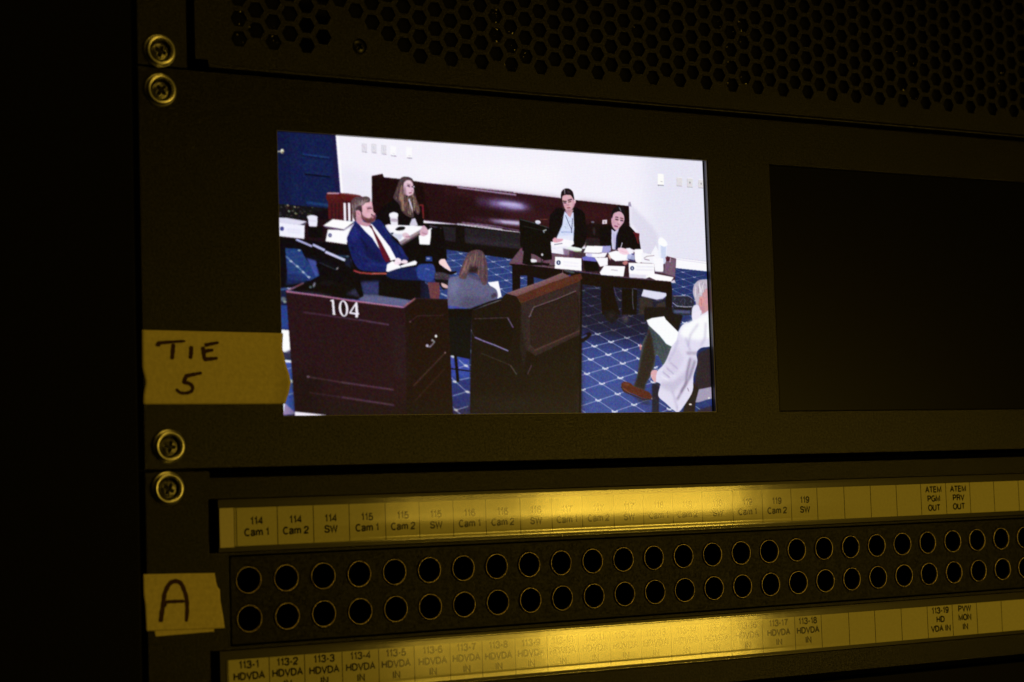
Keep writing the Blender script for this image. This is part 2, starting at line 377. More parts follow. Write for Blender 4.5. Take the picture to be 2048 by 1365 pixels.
    c.poly((222, 220, 240), [(45, 40), (150, 40), (440, 92), (340, 140), (45, 110)], 1, .4)
    c.poly((110, 104, 130), [(340, 136), (440, 95), (410, 150)], .7, .6)
    c.poly((240, 239, 255), [(45, 105), (405, 145), (400, 330), (45, 290)], 1, .4)
    c.ell((46, 44, 130), 95, 190, 27, 29, 0, 1, .4); c.ell((120, 120, 200), 95, 190, 10, 14, 0, .8, .4)
    for y, a in ((196, 160), (232, 170)): c.line((214, 212, 240), [(a, y), (345, y+18)], 14, .8, 1.2)
    c.curve((236, 234, 250), [(440, 40), (450, 14), (510, 5), (575, 22), (578, 55), (565, 165), (470, 160), (455, 70)], 1, .3)
    c.line((196, 194, 220), [(462, 78), (565, 88)], 8, .8, .6)
    c.poly((12, 8, 14), [(455, 160), (650, 165), (650, 320), (455, 300)], 1, .5)
    c.poly((254, 253, 255), [(655, 150), (790, 60), (1080, 95), (940, 200)], 1, .4)
    c.poly((120, 96, 130), [(655, 150), (940, 200), (940, 225), (700, 180)], .9, .5); c.poly((198, 192, 214), [(940, 200), (1085, 110), (1080, 150), (945, 225)], 1, .5)
    c.poly((252, 251, 255), [(722, 200), (950, 215), (1060, 150), (1010, 250), (985, 405), (690, 362)], 1, .4)
    c.ell((60, 62, 118), 752, 280, 24, 27, 0, 1, .4); c.ell((220, 222, 246), 752, 280, 9, 14, 0, .9, .3)
    # left floor piece seen past the tablet
    c.poly((12, 8, 16), [(0, 300), (300, 330), (1000, 420), (1060, 760), (1060, 960), (0, 1000)], 1, .5)
    c.poly((36, 70, 146), [(140, 455), (350, 470), (480, 700), (605, 830), (480, 900), (175, 890)], 1, .5)
    c.poly((30, 54, 120), [(175, 790), (470, 860), (400, 930), (150, 960)], .8, 1.5)
    for y0 in (500, 570, 640, 710, 780): c.line((100, 120, 170), [(150, y0+20), (400, y0-12)], 6, .5, .6)
    c.line((196, 206, 220), [(150, 565), (220, 635), (310, 710), (390, 785), (465, 865)], 10, .8, .6)
    for p in ((218, 635), (305, 705), (385, 785), (462, 850)): c.ell((208, 216, 222), p[0], p[1], 22, 13, 20, .8, .6)
    c.ell((216, 216, 200), 330, 485, 20, 10, 0, .8, .5)
    # ---- dark machine (tablet, arm)
    c.poly((74, 94, 190), [(430, 590), (560, 620), (600, 820), (560, 850), (480, 700)], .9, 1)
    c.poly((12, 9, 14), [(280, 330), (960, 600), (1000, 560), (1060, 700), (1130, 860), (1210, 1140), (940, 1110), (600, 960), (620, 800), (560, 690), (600, 640), (400, 560), (350, 450)], 1, .5)
    c.line((176, 180, 226), [(285, 335), (500, 428)], 30, 1, .4, 26); c.line((186, 190, 232), [(515, 408), (672, 482)], 34, 1, .4); c.line((206, 208, 240), [(685, 505), (950, 618)], 36, 1, .4)
    c.poly((14, 18, 34), [(440, 580), (830, 745), (870, 700), (500, 560)], .5, 1.5)
    c.line((70, 76, 100), [(600, 650), (830, 750), (870, 710)], 9, .8, .6)
    c.ell((180, 180, 176), 850, 735, 22, 9, -50, .9, .5)
    c.poly((46, 90, 150), [(830, 545), (1020, 560), (1000, 590), (900, 580)], .6, .8); c.ell((120, 130, 150), 990, 566, 22, 9, 0, .7, .5)
    c.poly((30, 44, 84), [(960, 590), (1030, 600), (1040, 740), (960, 680)], .6, 1.5)
    # ---- seated man, blue suit
    SU = (24, 36, 116)
    c.frame(*F10)
    # chair under him and dark legs area
    c.poly((14, 9, 14), [(330, 900), (430, 1300), (840, 1290), (1430, 1320), (1489, 1365), (1489, 700), (1040, 900)], 1, .6)
    c.frame(*F4)
    c.poly((12, 9, 14), [(1060, 780), (1540, 800), (1900, 860), (2048, 870), (2048, 1140), (1150, 1130)], 1, .5)
    c.frame(*F10)
    # woman behind, black jacket
    c.poly((14, 9, 14), [(690, 600), (760, 470), (880, 390), (960, 350), (1230, 440), (1290, 600), (1280, 680), (1380, 720), (1489, 800), (1489, 1250), (1200, 1230), (950, 900), (700, 700)], 1, .7)
    c.poly((12, 8, 12), [(1050, 880), (1400, 760), (1560, 900), (1560, 1180), (1440, 1240), (1100, 1180)], 1, .7)
    c.line((120, 40, 44), [(1232, 440), (1275, 438), (1282, 600)], 20, 1, .5)
    c.ell((70, 52, 58), 1078, 128, 78, 42, 8, 1, .4)
    c.curve((84, 64, 68), [(1060, 86), (1000, 105), (965, 180), (935, 270), (912, 350), (985, 430), (1005, 500), (1060, 560), (1120, 590), (1165, 585), (1150, 500), (1105, 420), (1066, 330), (1042, 270), (1044, 180), (1080, 120)], 1, .4)
    c.curve((88, 66, 68), [(1110, 100), (1150, 140), (1168, 260), (1185, 330), (1230, 450), (1240, 520), (1212, 560), (1180, 500), (1150, 400), (1125, 330), (1150, 300), (1160, 200)], 1, .4)
    c.strands([(168, 140, 124), (140, 108, 96), (56, 40, 46), (182, 158, 146), (104, 80, 80)], [(985, 130), (1060, 120), (1150, 150)], [(930, 340), (1060, 560), (1230, 540)], 60, 10, .5, 3)
    c.strands([(186, 160, 140), (150, 116, 100), (60, 44, 46)], [(1000, 280), (1130, 330), (1180, 340)], [(1010, 500), (1110, 570), (1225, 540)], 50, 11, .6, 9)
    c.curve((226, 192, 208), [(1050, 150), (1100, 128), (1145, 160), (1158, 210), (1165, 262), (1150, 300), (1110, 322), (1070, 312), (1045, 270), (1036, 200)], 1, .3)
    c.curve((176, 140, 158), [(1040, 200), (1062, 220), (1072, 300), (1100, 325), (1060, 312), (1040, 270)], .7, 1)
    c.ell((58, 36, 50), 1100, 202, 20, 9, 12, .95, .5); c.ell((58, 36, 50), 1147, 210, 13, 8, 8, .95, .5); c.line((96, 66, 78), [(1078, 176), (1118, 184)], 8, .8, .5); c.ell((150, 110, 130), 1050, 270, 16, 50, -12, .7, 2); c.ell((240, 212, 222), 1105, 150, 34, 18, 0, .8, 2)
    c.ell((196, 150, 176), 1144, 254, 10, 10, 0, .7, .5); c.line((122, 56, 82), [(1102, 290), (1136, 286)], 11, .95, .5); c.ell((150, 104, 126), 1142, 262, 9, 7, 0, .8, .6)
    c.line((150, 140, 170), [(1040, 200), (1085, 205), (1120, 222), (1150, 225)], 5, .7, .3); c.ell((230, 236, 250), 1166, 210, 10, 7, 0, 1, .3)
    c.poly((196, 190, 216), [(1095, 370), (1110, 355), (1150, 480), (1148, 520)], .9, .6); c.poly((212, 206, 226), [(1108, 690), (1140, 610), (1180, 600), (1216, 690), (1150, 706)], 1, .5)
    c.poly((206, 200, 224), [(1096, 366), (1110, 358), (1146, 470), (1146, 510)], .9, .5)
    c.line((60, 44, 50), [(985, 170), (950, 300), (985, 420), (1040, 540)], 12, .55, 1.2)
    # papers on the far table between them
    c.poly((250, 249, 255), [(808, 690), (850, 676), (1056, 690), (1280, 700), (1290, 760), (1010, 930), (960, 860), (880, 800), (830, 740)], 1, .5)
    c.poly((150, 130, 140), [(975, 900), (1250, 740), (1290, 760), (1010, 935)], .9, .6); c.poly((90, 74, 84), [(1010, 920), (1260, 770), (1270, 790), (1020, 942)], .9, .6)
    c.poly((200, 202, 226), [(880, 790), (1040, 800), (990, 880), (950, 850)], .8, 1.2)
    c.curve((10, 8, 14), [(935, 740), (985, 706), (1055, 712), (1040, 745), (970, 755)], 1, .4); c.poly((12, 10, 40), [(872, 785), (915, 778), (900, 805)], 1, .4)
    c.curve((220, 184, 200), [(1020, 800), (1070, 780), (1115, 822), (1100, 860), (1050, 850)], .8, .8); c.line((130, 70, 90), [(1062, 832), (1112, 828)], 10, .7, .6)
    c.poly((252, 251, 255), [(1225, 820), (1388, 716), (1384, 760), (1362, 930), (1235, 926)], 1, .4)
    c.curve((216, 178, 196), [(1250, 740), (1290, 690), (1340, 750), (1335, 800), (1280, 825), (1240, 800)], 1, .5); c.line((150, 90, 116), [(1262, 780), (1325, 800)], 10, .7, .8)
    # coffee cup
    c.curve((246, 244, 252), [(858, 565), (868, 540), (915, 526), (962, 540), (970, 565), (955, 590), (875, 590)], 1, .3)
    c.poly((238, 236, 246), [(868, 585), (964, 588), (968, 692), (880, 690)], 1, .4); c.poly((196, 178, 194), [(876, 606), (964, 608), (964, 650), (882, 648)], .9, .6); c.line((150, 130, 150), [(885, 618), (955, 622)], 5, .6, .4)
    # suit
    c.curve(SU, [(440, 655), (520, 690), (640, 680), (700, 620), (745, 625), (790, 680), (850, 790), (930, 880), (1010, 960), (1060, 1050), (1100, 1110), (1050, 1140), (960, 1100), (880, 1110), (860, 1180), (830, 1262), (640, 1262), (500, 1240), (420, 1150), (370, 1010), (335, 870), (345, 820), (400, 720)], 1, .4)
    c.poly((40, 56, 160), [(400, 720), (450, 700), (500, 820), (420, 900), (360, 850)], .6, 3)
    c.poly((14, 20, 74), [(520, 880), (700, 1010), (790, 1140), (700, 1170), (560, 1150), (570, 1010)], .65, 3)
    c.poly((18, 26, 92), [(430, 660), (500, 690), (700, 950), (690, 1000), (560, 850)], .6, 1.6)
    for P in ([(500, 840), (560, 920), (580, 1010)], [(390, 960), (480, 1060), (560, 1100)], [(600, 760), (700, 900), (730, 980)], [(860, 800), (950, 920), (1000, 1060)]): c.line((8, 12, 48), P, 20, .75, 1.6)
    for P in ([(420, 1000), (540, 1080), (700, 1160)], [(560, 1170), (820, 1180)], [(780, 680), (880, 830)], [(960, 940), (1040, 1060)]): c.line((50, 78, 186), P, 22, .55, 2.2)
    # shirt, tie
    c.poly((252, 251, 255), [(455, 640), (520, 680), (610, 700), (640, 670), (700, 740), (870, 960), (950, 1110), (880, 1130), (740, 985), (720, 960)], 1, .4)
    c.poly(SU, [(440, 655), (470, 680), (650, 850), (735, 985), (690, 960), (560, 820)], 1, .5)
    c.poly((98, 22, 42), [(612, 700), (640, 690), (660, 740), (760, 900), (872, 1110), (868, 1140), (818, 1150), (780, 1090), (710, 900), (660, 770), (640, 728)], 1, .4)
    c.poly((60, 12, 32), [(612, 700), (640, 690), (655, 735), (635, 728)], .9, .5); c.line((140, 110, 150), [(708, 880), (760, 960)], 8, .3, 1)
    # head
    c.curve((198, 150, 166), [(455, 500), (500, 520), (540, 640), (630, 660), (600, 700), (520, 690), (450, 640)], 1, .5)
    c.curve((230, 184, 196), [(520, 430), (600, 390), (640, 400), (655, 470), (660, 520), (688, 560), (685, 600), (670, 640), (600, 650), (540, 600), (505, 500)], 1, .4)
    c.curve((110, 62, 66), [(510, 540), (560, 590), (620, 600), (645, 570), (688, 570), (690, 610), (665, 640), (600, 662), (540, 630), (512, 590)], .92, .7)
    c.curve((204, 150, 166), [(640, 575), (668, 585), (660, 600), (638, 595)], .8, .5); c.line((60, 28, 36), [(636, 556), (688, 554)], 17, .95, .6); c.poly((70, 36, 42), [(560, 600), (640, 630), (680, 620), (660, 645), (600, 655)], .6, 2)
    c.curve((222, 178, 190), [(650, 470), (662, 520), (690, 550), (665, 562), (640, 540)], 1, .5)
    c.line((84, 44, 56), [(584, 488), (612, 478), (642, 482)], 13, .95, .5); c.line((120, 78, 90), [(572, 468), (640, 460)], 9, .8, .6); c.ell((176, 124, 142), 600, 510, 34, 14, 0, .55, 2); c.ell((244, 208, 216), 560, 440, 40, 24, -20, .6, 3); c.ell((196, 140, 156), 545, 560, 26, 40, 0, .5, 4)
    c.curve((96, 74, 80), [(384, 420), (400, 370), (450, 335), (530, 335), (580, 330), (620, 355), (615, 400), (560, 410), (520, 440), (520, 530), (490, 520), (450, 500), (435, 560), (448, 640), (415, 600), (395, 520)], 1, .4)
    c.strands([(168, 150, 152), (140, 118, 120), (70, 50, 56), (190, 176, 180)], [(400, 420), (450, 350), (560, 340), (610, 360)], [(400, 600), (440, 560), (500, 480), (560, 410)], 50, 9, .5, 4)
    c.curve((62, 40, 46), [(440, 480), (500, 440), (522, 470), (515, 560), (490, 520), (450, 500)], .8, .8)
    c.curve((212, 160, 176), [(446, 520), (470, 500), (505, 525), (510, 570), (480, 585), (455, 560)], 1, .4); c.line((160, 104, 124), [(462, 528), (490, 560)], 10, .6, .6)
    # hands, paper
    c.poly((253, 252, 255), [(832, 1175), (900, 1130), (990, 1190), (1180, 1125), (1206, 1150), (1190, 1180), (1010, 1215), (850, 1268), (820, 1262)], 1, .4)
    c.curve((250, 232, 244), [(930, 1120), (960, 1092), (1000, 1110), (1010, 1150), (980, 1180), (920, 1170)], 1, .5); c.curve((246, 224, 236), [(1005, 1140), (1040, 1115), (1085, 1130), (1080, 1160), (1020, 1165)], 1, .5)
    c.line((214, 170, 190), [(960, 1150), (1000, 1165)], 7, .7, .5); c.line((120, 100, 140), [(985, 1170), (1010, 1218)], 7, .6, .4)
    # thigh and leg, armrest
    c.curve((20, 34, 96), [(840, 1275), (1010, 1220), (1200, 1200), (1400, 1170), (1440, 1230), (1440, 1365), (1000, 1365), (840, 1330)], 1, .8)
    c.curve((36, 66, 150), [(1180, 1215), (1380, 1190), (1430, 1250), (1400, 1330), (1300, 1310), (1200, 1260)], .8, 2)
    c.line((190, 84, 76), [(415, 1250), (500, 1278), (640, 1290), (820, 1288)], 18, 1, .8); c.line((230, 140, 120), [(640, 1286), (820, 1286)], 9, .7, .6)
    c.frame(*F4)
    c.poly((36, 52, 120), [(1170, 930), (1430, 900), (1420, 1080), (1200, 1085)], .75, 2.5)
    # shoes / feet of the two
    c.frame(*F5)
    c.poly((46, 76, 160), [(10, 570), (110, 570), (110, 635), (10, 635)], 1, .6); c.ell((200, 206, 226), 45, 598, 25, 10, 0, .8, .5)
    c.poly((12, 8, 12), [(80, 200), (250, 190), (290, 440), (300, 600), (150, 800), (100, 640)], 1, .6)
    c.curve((44, 76, 168), [(-100, 700), (0, 670), (110, 680), (145, 790), (120, 880), (40, 910), (-100, 860)], 1, .7)
    c.line((210, 216, 230), [(0, 735), (60, 750)], 12, .5, .8)
    c.curve((14, 8, 12), [(150, 700), (200, 690), (340, 770), (425, 770), (420, 795), (340, 820), (240, 790), (150, 790)], 1, .4)
    c.curve((246, 214, 216), [(190, 645), (215, 608), (270, 606), (300, 660), (352, 745), (345, 772), (280, 730), (205, 680)], 1, .4)
    c.curve((70, 58, 70), [(140, 790), (240, 790), (330, 820), (330, 880), (240, 900), (140, 880)], 1, .9)
    for k in range(30): c.ell(rr.choice([(120, 112, 126), (40, 34, 44)]), rr.uniform(150, 320), rr.uniform(800, 880), 7, 5, 0, .6, .4)
    c.poly((18, 12, 18), [(130, 880), (330, 890), (330, 1010), (250, 1030), (200, 960), (140, 920)], 1, .6)
    c.curve((216, 178, 182), [(225, 930), (310, 965), (310, 1005), (240, 985)], 1, .5)
    c.poly((20, 24, 54), [(-60, 900), (60, 960), (80, 1160), (-60, 1160)], .9, 1)
    c.poly((112, 66, 74), [(35, 920), (195, 925), (205, 1060), (190, 1165), (75, 1160)], 1, .5)
    c.poly((40, 72, 150), [(205, 1040), (330, 1010), (330, 1165), (200, 1165)], 1, .5); c.line((190, 200, 216), [(215, 1075), (300, 1110)], 20, .8, .7)
    # ---- right table with monitor
    c.frame(*F11)
    c.poly((44, 16, 22), [(600, 480), (1230, 540), (1260, 830), (640, 820)], .6, 2)
    # chairs behind
    c.poly((22, 12, 16), [(690, 560), (760, 540), (1000, 560), (1010, 850), (690, 850)], .8, 1)
    c.line((60, 26, 30), [(700, 720), (860, 738)], 14, .8, .8); c.ell((200, 190, 190), 795, 640, 13, 50, 0, .2, 1.5); c.ell((120, 118, 140), 778, 525, 22, 12, 0, .9, .6)
    c.poly((236, 226, 236), [(900, 500), (956, 496), (955, 545), (895, 550)], 1, .4); c.ell((90, 60, 70), 925, 525, 14, 12, 0, .5, .6)
    c.line((150, 90, 60), [(130, 492), (215, 492)], 8, .8, .4)
    # woman, centre-left: jacket, shirt, face
    c.curve((16, 10, 14), [(400, 350), (320, 360), (255, 450), (238, 560), (235, 700), (270, 770), (380, 700), (420, 560), (530, 400), (530, 840), (640, 850), (700, 720), (690, 560), (660, 400), (600, 360), (560, 345)], 1, .6)
    c.poly((16, 10, 14), [(240, 560), (250, 430), (400, 345), (580, 350), (680, 420), (700, 620), (680, 800), (620, 850), (530, 830), (300, 760), (235, 700)], 1, .6)
    c.poly((214, 222, 248), [(430, 390), (470, 430), (540, 400), (548, 600), (535, 800), (350, 790), (330, 720), (400, 560), (415, 450)], 1, .5)
    c.poly((236, 236, 250), [(340, 700), (540, 690), (535, 790), (330, 790)], .7, 1)
    for k in range(26): c.ell((150, 160, 176), rr.uniform(390, 535), rr.uniform(450, 680), 6, 5, 0, .55, .4)
    c.line((120, 140, 210), [(385, 650), (535, 650)], 12, .5, .8)
    c.poly((200, 160, 168), [(432, 380), (540, 370), (500, 470), (470, 440)], 1, .5)
    c.line((30, 30, 60), [(440, 440), (480, 540), (518, 620)], 6, .8, .3); c.line((40, 40, 70), [(528, 480), (515, 660)], 7, .8, .3)
    c.curve((222, 178, 186), [(400, 250), (400, 200), (450, 182), (520, 190), (548, 240), (555, 300), (520, 370), (475, 388), (440, 370), (415, 310)], 1, .4)
    c.curve((196, 148, 160), [(510, 220), (560, 250), (552, 310), (520, 370), (490, 385), (530, 300)], .6, 1.4)
    c.curve((30, 18, 26), [(383, 215), (390, 150), (430, 112), (480, 110), (530, 150), (550, 250), (530, 225), (500, 190), (440, 188), (405, 205), (395, 245)], 1, .4)
    c.line((206, 190, 206), [(428, 118), (432, 180)], 10, .8, .5); c.ell((80, 70, 90), 480, 150, 26, 14, 30, .5, 1)
    c.ell((226, 184, 190), 558, 270, 10, 26, 0, 1, .4); c.ell((230, 226, 240), 553, 255, 6, 7, 0, 1, .3)
    c.line((58, 34, 44), [(406, 264), (452, 270)], 14, .95, .5); c.line((58, 34, 44), [(468, 256), (514, 244)], 14, .95, .5)
    c.line((70, 40, 50), [(414, 286), (448, 288)], 11, .9, .5); c.line((70, 40, 50), [(474, 278), (508, 270)], 11, .9, .5); c.ell((188, 138, 150), 425, 330, 18, 40, -10, .6, 3); c.ell((150, 104, 118), 466, 312, 18, 9, 0, .8, 1)
    c.line((140, 66, 84), [(460, 350), (498, 346)], 13, .95, .5); c.ell((150, 110, 122), 482, 385, 34, 12, 0, .8, 2); c.curve((196, 140, 152), [(452, 310), (470, 290), (486, 315), (470, 326)], .5, .8); c.line((236, 206, 212), [(456, 270), (462, 312)], 9, .6, .8)
    # woman on the right
    c.poly((14, 9, 13), [(860, 600), (1000, 560), (1020, 640), (1000, 840), (870, 840)], 1, .8)
    c.poly((20, 12, 16), [(1000, 640), (1030, 560), (1170, 540), (1250, 590), (1350, 700), (1375, 860), (1240, 850), (1100, 860), (1010, 880)], 1, .5)
    c.poly((14, 10, 14), [(1100, 620), (1240, 580), (1340, 700), (1372, 855), (1290, 870), (1240, 850), (1140, 860), (1080, 860)], 1, .5)
    c.poly((92, 26, 34), [(1275, 650), (1358, 668), (1350, 800), (1335, 790), (1300, 690)], 1, .4); c.line((140, 70, 70), [(1275, 652), (1356, 668)], 6, .8, .4)
    c.poly((206, 202, 232), [(1012, 610), (1050, 640), (1105, 600), (1070, 720), (1062, 880), (1020, 880), (1010, 760)], 1, .4); c.line((150, 148, 190), [(1040, 660), (1052, 860)], 10, .5, .6)
    c.poly((28, 32, 90), [(1085, 640), (1068, 700), (1060, 860), (1090, 850)], .6, .8)
    c.curve((214, 172, 188), [(1015, 440), (1060, 405), (1110, 390), (1150, 410), (1170, 460), (1165, 520), (1130, 570), (1075, 625), (1035, 600), (1012, 540)], 1, .4)
    c.curve((24, 16, 24), [(1010, 440), (1030, 370), (1090, 325), (1150, 335), (1180, 400), (1175, 470), (1158, 430), (1120, 395), (1070, 400), (1035, 425), (1018, 480)], 1, .4)
    c.line((190, 176, 200), [(1108, 340), (1128, 390)], 10, .7, .6)
    c.line((64, 38, 50), [(1056, 462), (1094, 468)], 11, .9, .5); c.line((64, 38, 50), [(1118, 474), (1156, 482)], 11, .9, .5); c.line((52, 30, 42), [(1058, 490), (1094, 498)], 14, .95, .5); c.line((52, 30, 42), [(1120, 503), (1152, 508)], 14, .95, .5); c.ell((186, 138, 154), 1040, 540, 14, 50, -14, .6, 3); c.ell((156, 104, 122), 1100, 550, 18, 8, 10, .8, 1)
    c.ell((130, 90, 106), 1074, 494, 17, 6, 10, .5, .6); c.ell((130, 90, 106), 1136, 506, 16, 6, 10, .5, .6)
    c.curve((236, 200, 208), [(1096, 500), (1112, 500), (1118, 540), (1098, 548)], .7, .7); c.line((150, 66, 94), [(1046, 572), (1086, 582)], 14, .95, .5)
    # table top and apron
    c.frame(*F5)
    c.poly((112, 82, 98), [(1150, 660), (1310, 455), (1700, 520), (2048, 560), (2400, 600), (2400, 800), (1800, 745), (1150, 690)], 1, .4)
    c.frame(*F6)
    c.poly((74, 48, 64), [(-80, 460), (500, 470), (1240, 560), (1380, 600), (1365, 925), (1180, 905), (600, 850), (-80, 760)], 1, .4)
    c.poly((124, 98, 118), [(1230, 580), (1378, 602), (1366, 850), (1215, 800)], 1, 1)
    c.poly((42, 18, 26), [(60, 600), (500, 620), (740, 660), (740, 850), (100, 790)], .7, 2)
    c.line((120, 90, 108), [(-80, 750), (600, 848), (1200, 908), (1365, 925)], 10, .8, .6)
    c.frame(*F5)
    c.poly((22, 11, 14), [(1140, 668), (1320, 680), (1860, 745), (2048, 790), (2048, 800), (1640, 890), (1480, 850), (1400, 830), (1300, 830), (1290, 1020), (1195, 1040), (1190, 700)], 1, .4)
    c.poly((22, 11, 14), [(1190, 690), (1300, 700), (1300, 1030), (1195, 1045)], 1, .4); c.poly((20, 10, 14), [(1395, 820), (1485, 850), (1490, 960), (1395, 1000)], 1, .4)
    c.frame(*F6)
    c.poly((26, 13, 12), [(-60, 770), (400, 830), (760, 870), (1310, 915), (1330, 1040), (1240, 1060), (900, 1010), (360, 985), (100, 950), (-60, 900)], 1, .4)
    c.poly((24, 13, 12), [(1235, 1030), (1325, 1040), (1325, 1365), (1240, 1365)], 1, .4); c.poly((22, 12, 12), [(355, 980), (520, 980), (540, 1100), (620, 1365), (370, 1365), (350, 1100)], 1, .8)
    c.poly((18, 12, 12), [(640, 1010), (780, 1010), (850, 1030), (840, 1365), (640, 1365)], 1, .8)
    c.line((150, 160, 180), [(785, 1010), (788, 1200), (800, 1290)], 10, .6, .6); c.line((170, 176, 190), [(530, 980), (560, 1100), (625, 1180)], 6, .5, .5)
    c.line((120, 130, 160), [(140, 1000), (340, 1005)], 8, .7, .5)
    c.poly((58, 50, 44), [(870, 1130), (960, 1110), (1060, 1170), (1080, 1300), (1060, 1365), (880, 1365)], .9, 1.4); c.poly((64, 54, 48), [(1110, 1220), (1230, 1180), (1235, 1365), (1090, 1365)], .9, 1.4)
    c.poly((222, 222, 242), [(935, 1020), (1245, 1070), (1250, 1105), (1200, 1150), (1110, 1160), (905, 1110)], 1, .5)
    c.line((120, 120, 160), [(920, 1112), (1120, 1165), (1240, 1130)], 10, .5, .8)
    # legs & shoes under table (dark mass into next frame)
    c.frame(*F9)
    c.poly((26, 20, 22), [(360, -60), (560, -60), (560, 60), (480, 110), (400, 60)], .9, 1.4); c.ell((100, 88, 92), 655, 50, 42, 44, -20, .7, 3); c.ell((120, 104, 108), 985, 10, 30, 40, 0, .0, 1)
    c.ell((60, 52, 60), 470, 10, 36, 34, 0, .6, 3)
    c.poly((28, 22, 22), [(900, -100), (1310, -100), (1400, 20), (1340, 215), (1000, 150), (900, 60)], 1, 1)
    # items on right table
    c.frame(*F11)
    c.poly((250, 249, 255), [(262, 790), (340, 720), (540, 760), (545, 795), (500, 830), (330, 825)], 1, .5); c.curve((224, 170, 186), [(280, 745), (310, 715), (345, 730), (410, 735), (390, 765), (330, 780), (295, 775)], 1, .5); c.line((40, 30, 70), [(300, 805), (400, 790)], 7, .8, .4)
    c.curve((236, 244, 240), [(455, 850), (500, 828), (600, 842), (645, 860), (630, 885), (560, 890), (480, 880)], 1, .4); c.line((150, 176, 120), [(540, 885), (630, 893)], 14, .8, .6)
    c.poly((96, 70, 98), [(410, 850), (540, 880), (530, 960), (420, 930)], .7, 1); c.line((190, 180, 210), [(430, 870), (430, 930)], 12, .4, 1)
    c.poly((253, 252, 255), [(665, 905), (705, 818), (920, 825), (890, 905), (780, 912)], 1, .4); c.poly((168, 166, 220), [(905, 822), (1000, 818), (1002, 880), (970, 905), (890, 905)], 1, .5)
    c.poly((250, 249, 255), [(690, 912), (960, 905), (930, 960), (800, 965), (690, 945)], 1, .4); c.line((110, 90, 120), [(670, 908), (850, 914), (890, 908)], 7, .8, .4)
    c.poly((120, 118, 216), [(645, 965), (700, 945), (800, 965), (835, 1020), (660, 1005)], 1, .5); c.ell((214, 210, 246), 735, 935, 36, 22, 0, 1, .5)
    c.poly((12, 9, 12), [(665, 1000), (840, 1020), (855, 1130), (700, 1140), (675, 1100)], 1, .5)
    c.poly((250, 249, 255), [(800, 965), (965, 965), (965, 1060), (870, 1080), (835, 1015)], 1, .5)
    c.poly((252, 251, 255), [(970, 905), (1060, 880), (1290, 900), (1230, 1000), (1060, 1010), (1000, 970)], 1, .5); c.poly((244, 214, 196), [(968, 915), (1005, 960), (1000, 1000), (972, 960)], .8, .8)
    c.poly((180, 184, 226), [(1215, 910), (1300, 920), (1300, 1000), (1200, 985)], .9, .8); c.line((40, 44, 120), [(1215, 985), (1300, 1010)], 10, .9, .5); c.line((60, 60, 130), [(1260, 920), (1290, 925)], 14, .9, .5)
    c.curve((246, 214, 226), [(1090, 850), (1150, 845), (1210, 870), (1240, 915), (1170, 930), (1110, 905)], 1, .5); c.line((220, 160, 180), [(1120, 880), (1200, 905)], 8, .5, .7); c.line((240, 240, 255), [(1145, 780), (1125, 850)], 9, 1, .3); c.poly((246, 244, 255), [(1190, 850), (1240, 845), (1285, 890), (1240, 930)], 1, .6)
    c.curve((226, 150, 150), [(1145, 1030), (1190, 1005), (1215, 1030), (1180, 1060)], .8, .8)
    c.curve((253, 252, 255), [(1298, 880), (1310, 862), (1390, 865), (1400, 890), (1385, 1020), (1310, 1015)], 1, .4)
    c.poly((246, 245, 253), [(1385, 900), (1500, 920), (1560, 815), (1600, 900), (1610, 960), (1640, 1000), (1540, 1040), (1380, 1030)], 1, .5); c.line((110, 90, 100), [(1410, 975), (1450, 950), (1540, 940)], 6, .8, .4); c.line((90, 70, 80), [(1420, 985), (1480, 998)], 9, .7, .5)
    c.curve((240, 242, 255), [(1592, 850), (1595, 730), (1630, 712), (1690, 760), (1712, 800), (1700, 830), (1690, 1000), (1640, 1050), (1600, 980)], 1, .4)
    c.poly((206, 214, 240), [(1620, 810), (1690, 820), (1680, 1040), (1630, 1040)], .9, 1); c.curve((252, 253, 255), [(1594, 790), (1600, 735), (1640, 720), (1690, 765), (1700, 810), (1660, 830)], 1, .4)
    c.poly((250, 249, 255), [(1530, 960), (1655, 975), (1655, 1140), (1550, 1140)], 1, .4); c.line((190, 186, 210), [(1550, 1135), (1655, 1150)], 8, .8, .5)
    c.poly((84, 30, 40), [(1680, 960), (1750, 965), (1745, 1010), (1690, 1010)], .9, .6); c.line((214, 190, 210), [(1745, 965), (1735, 1020)], 12, .9, .5)
    # name cards and papers
    c.poly((253, 252, 255), [(312, 955), (640, 975), (640, 1130), (306, 1100)], 1, .4); c.ell((50, 60, 116), 354, 1028, 27, 29, 0, 1, .4); c.ell((236, 238, 250), 354, 1028, 8, 17, 0, .9, .3)
    for y in (1020, 1060): c.line((236, 232, 248), [(410, y), (600, y+18)], 12, .9, 1)
    c.poly((16, 14, 70), [(640, 975), (650, 1110), (640, 1130)], .9, .4)
    c.poly((252, 251, 255), [(865, 1150), (920, 1065), (1180, 1075), (1160, 1200), (880, 1180)], 1, .4); c.line((150, 140, 156), [(1005, 1118), (1085, 1124)], 10, .6, .5)
    c.poly((252, 251, 255), [(1222, 1030), (1540, 1040), (1546, 1180), (1440, 1225), (1232, 1210)], 1, .4); c.ell((60, 72, 120), 1268, 1098, 25, 27, 0, 1, .4); c.ell((230, 234, 246), 1268, 1098, 8, 15, 0, .9, .3)
    for y in (1075, 1115): c.line((226, 224, 238), [(1315, y), (1530, y+6)], 14, .8, 1)
    c.poly((206, 202, 226), [(1232, 1170), (1440, 1180), (1440, 1225), (1232, 1210)], .6, 1); c.line((170, 160, 180), [(1450, 1185), (1515, 1190)], 7, .6, .4)
    c.poly((254, 253, 255), [(1440, 1190), (1546, 1165), (1782, 1210), (1750, 1262), (1560, 1245)], 1, .4)
    c.poly((216, 210, 226), [(1745, 1262), (1790, 1240), (1808, 1280), (1760, 1280)], 1, .5)
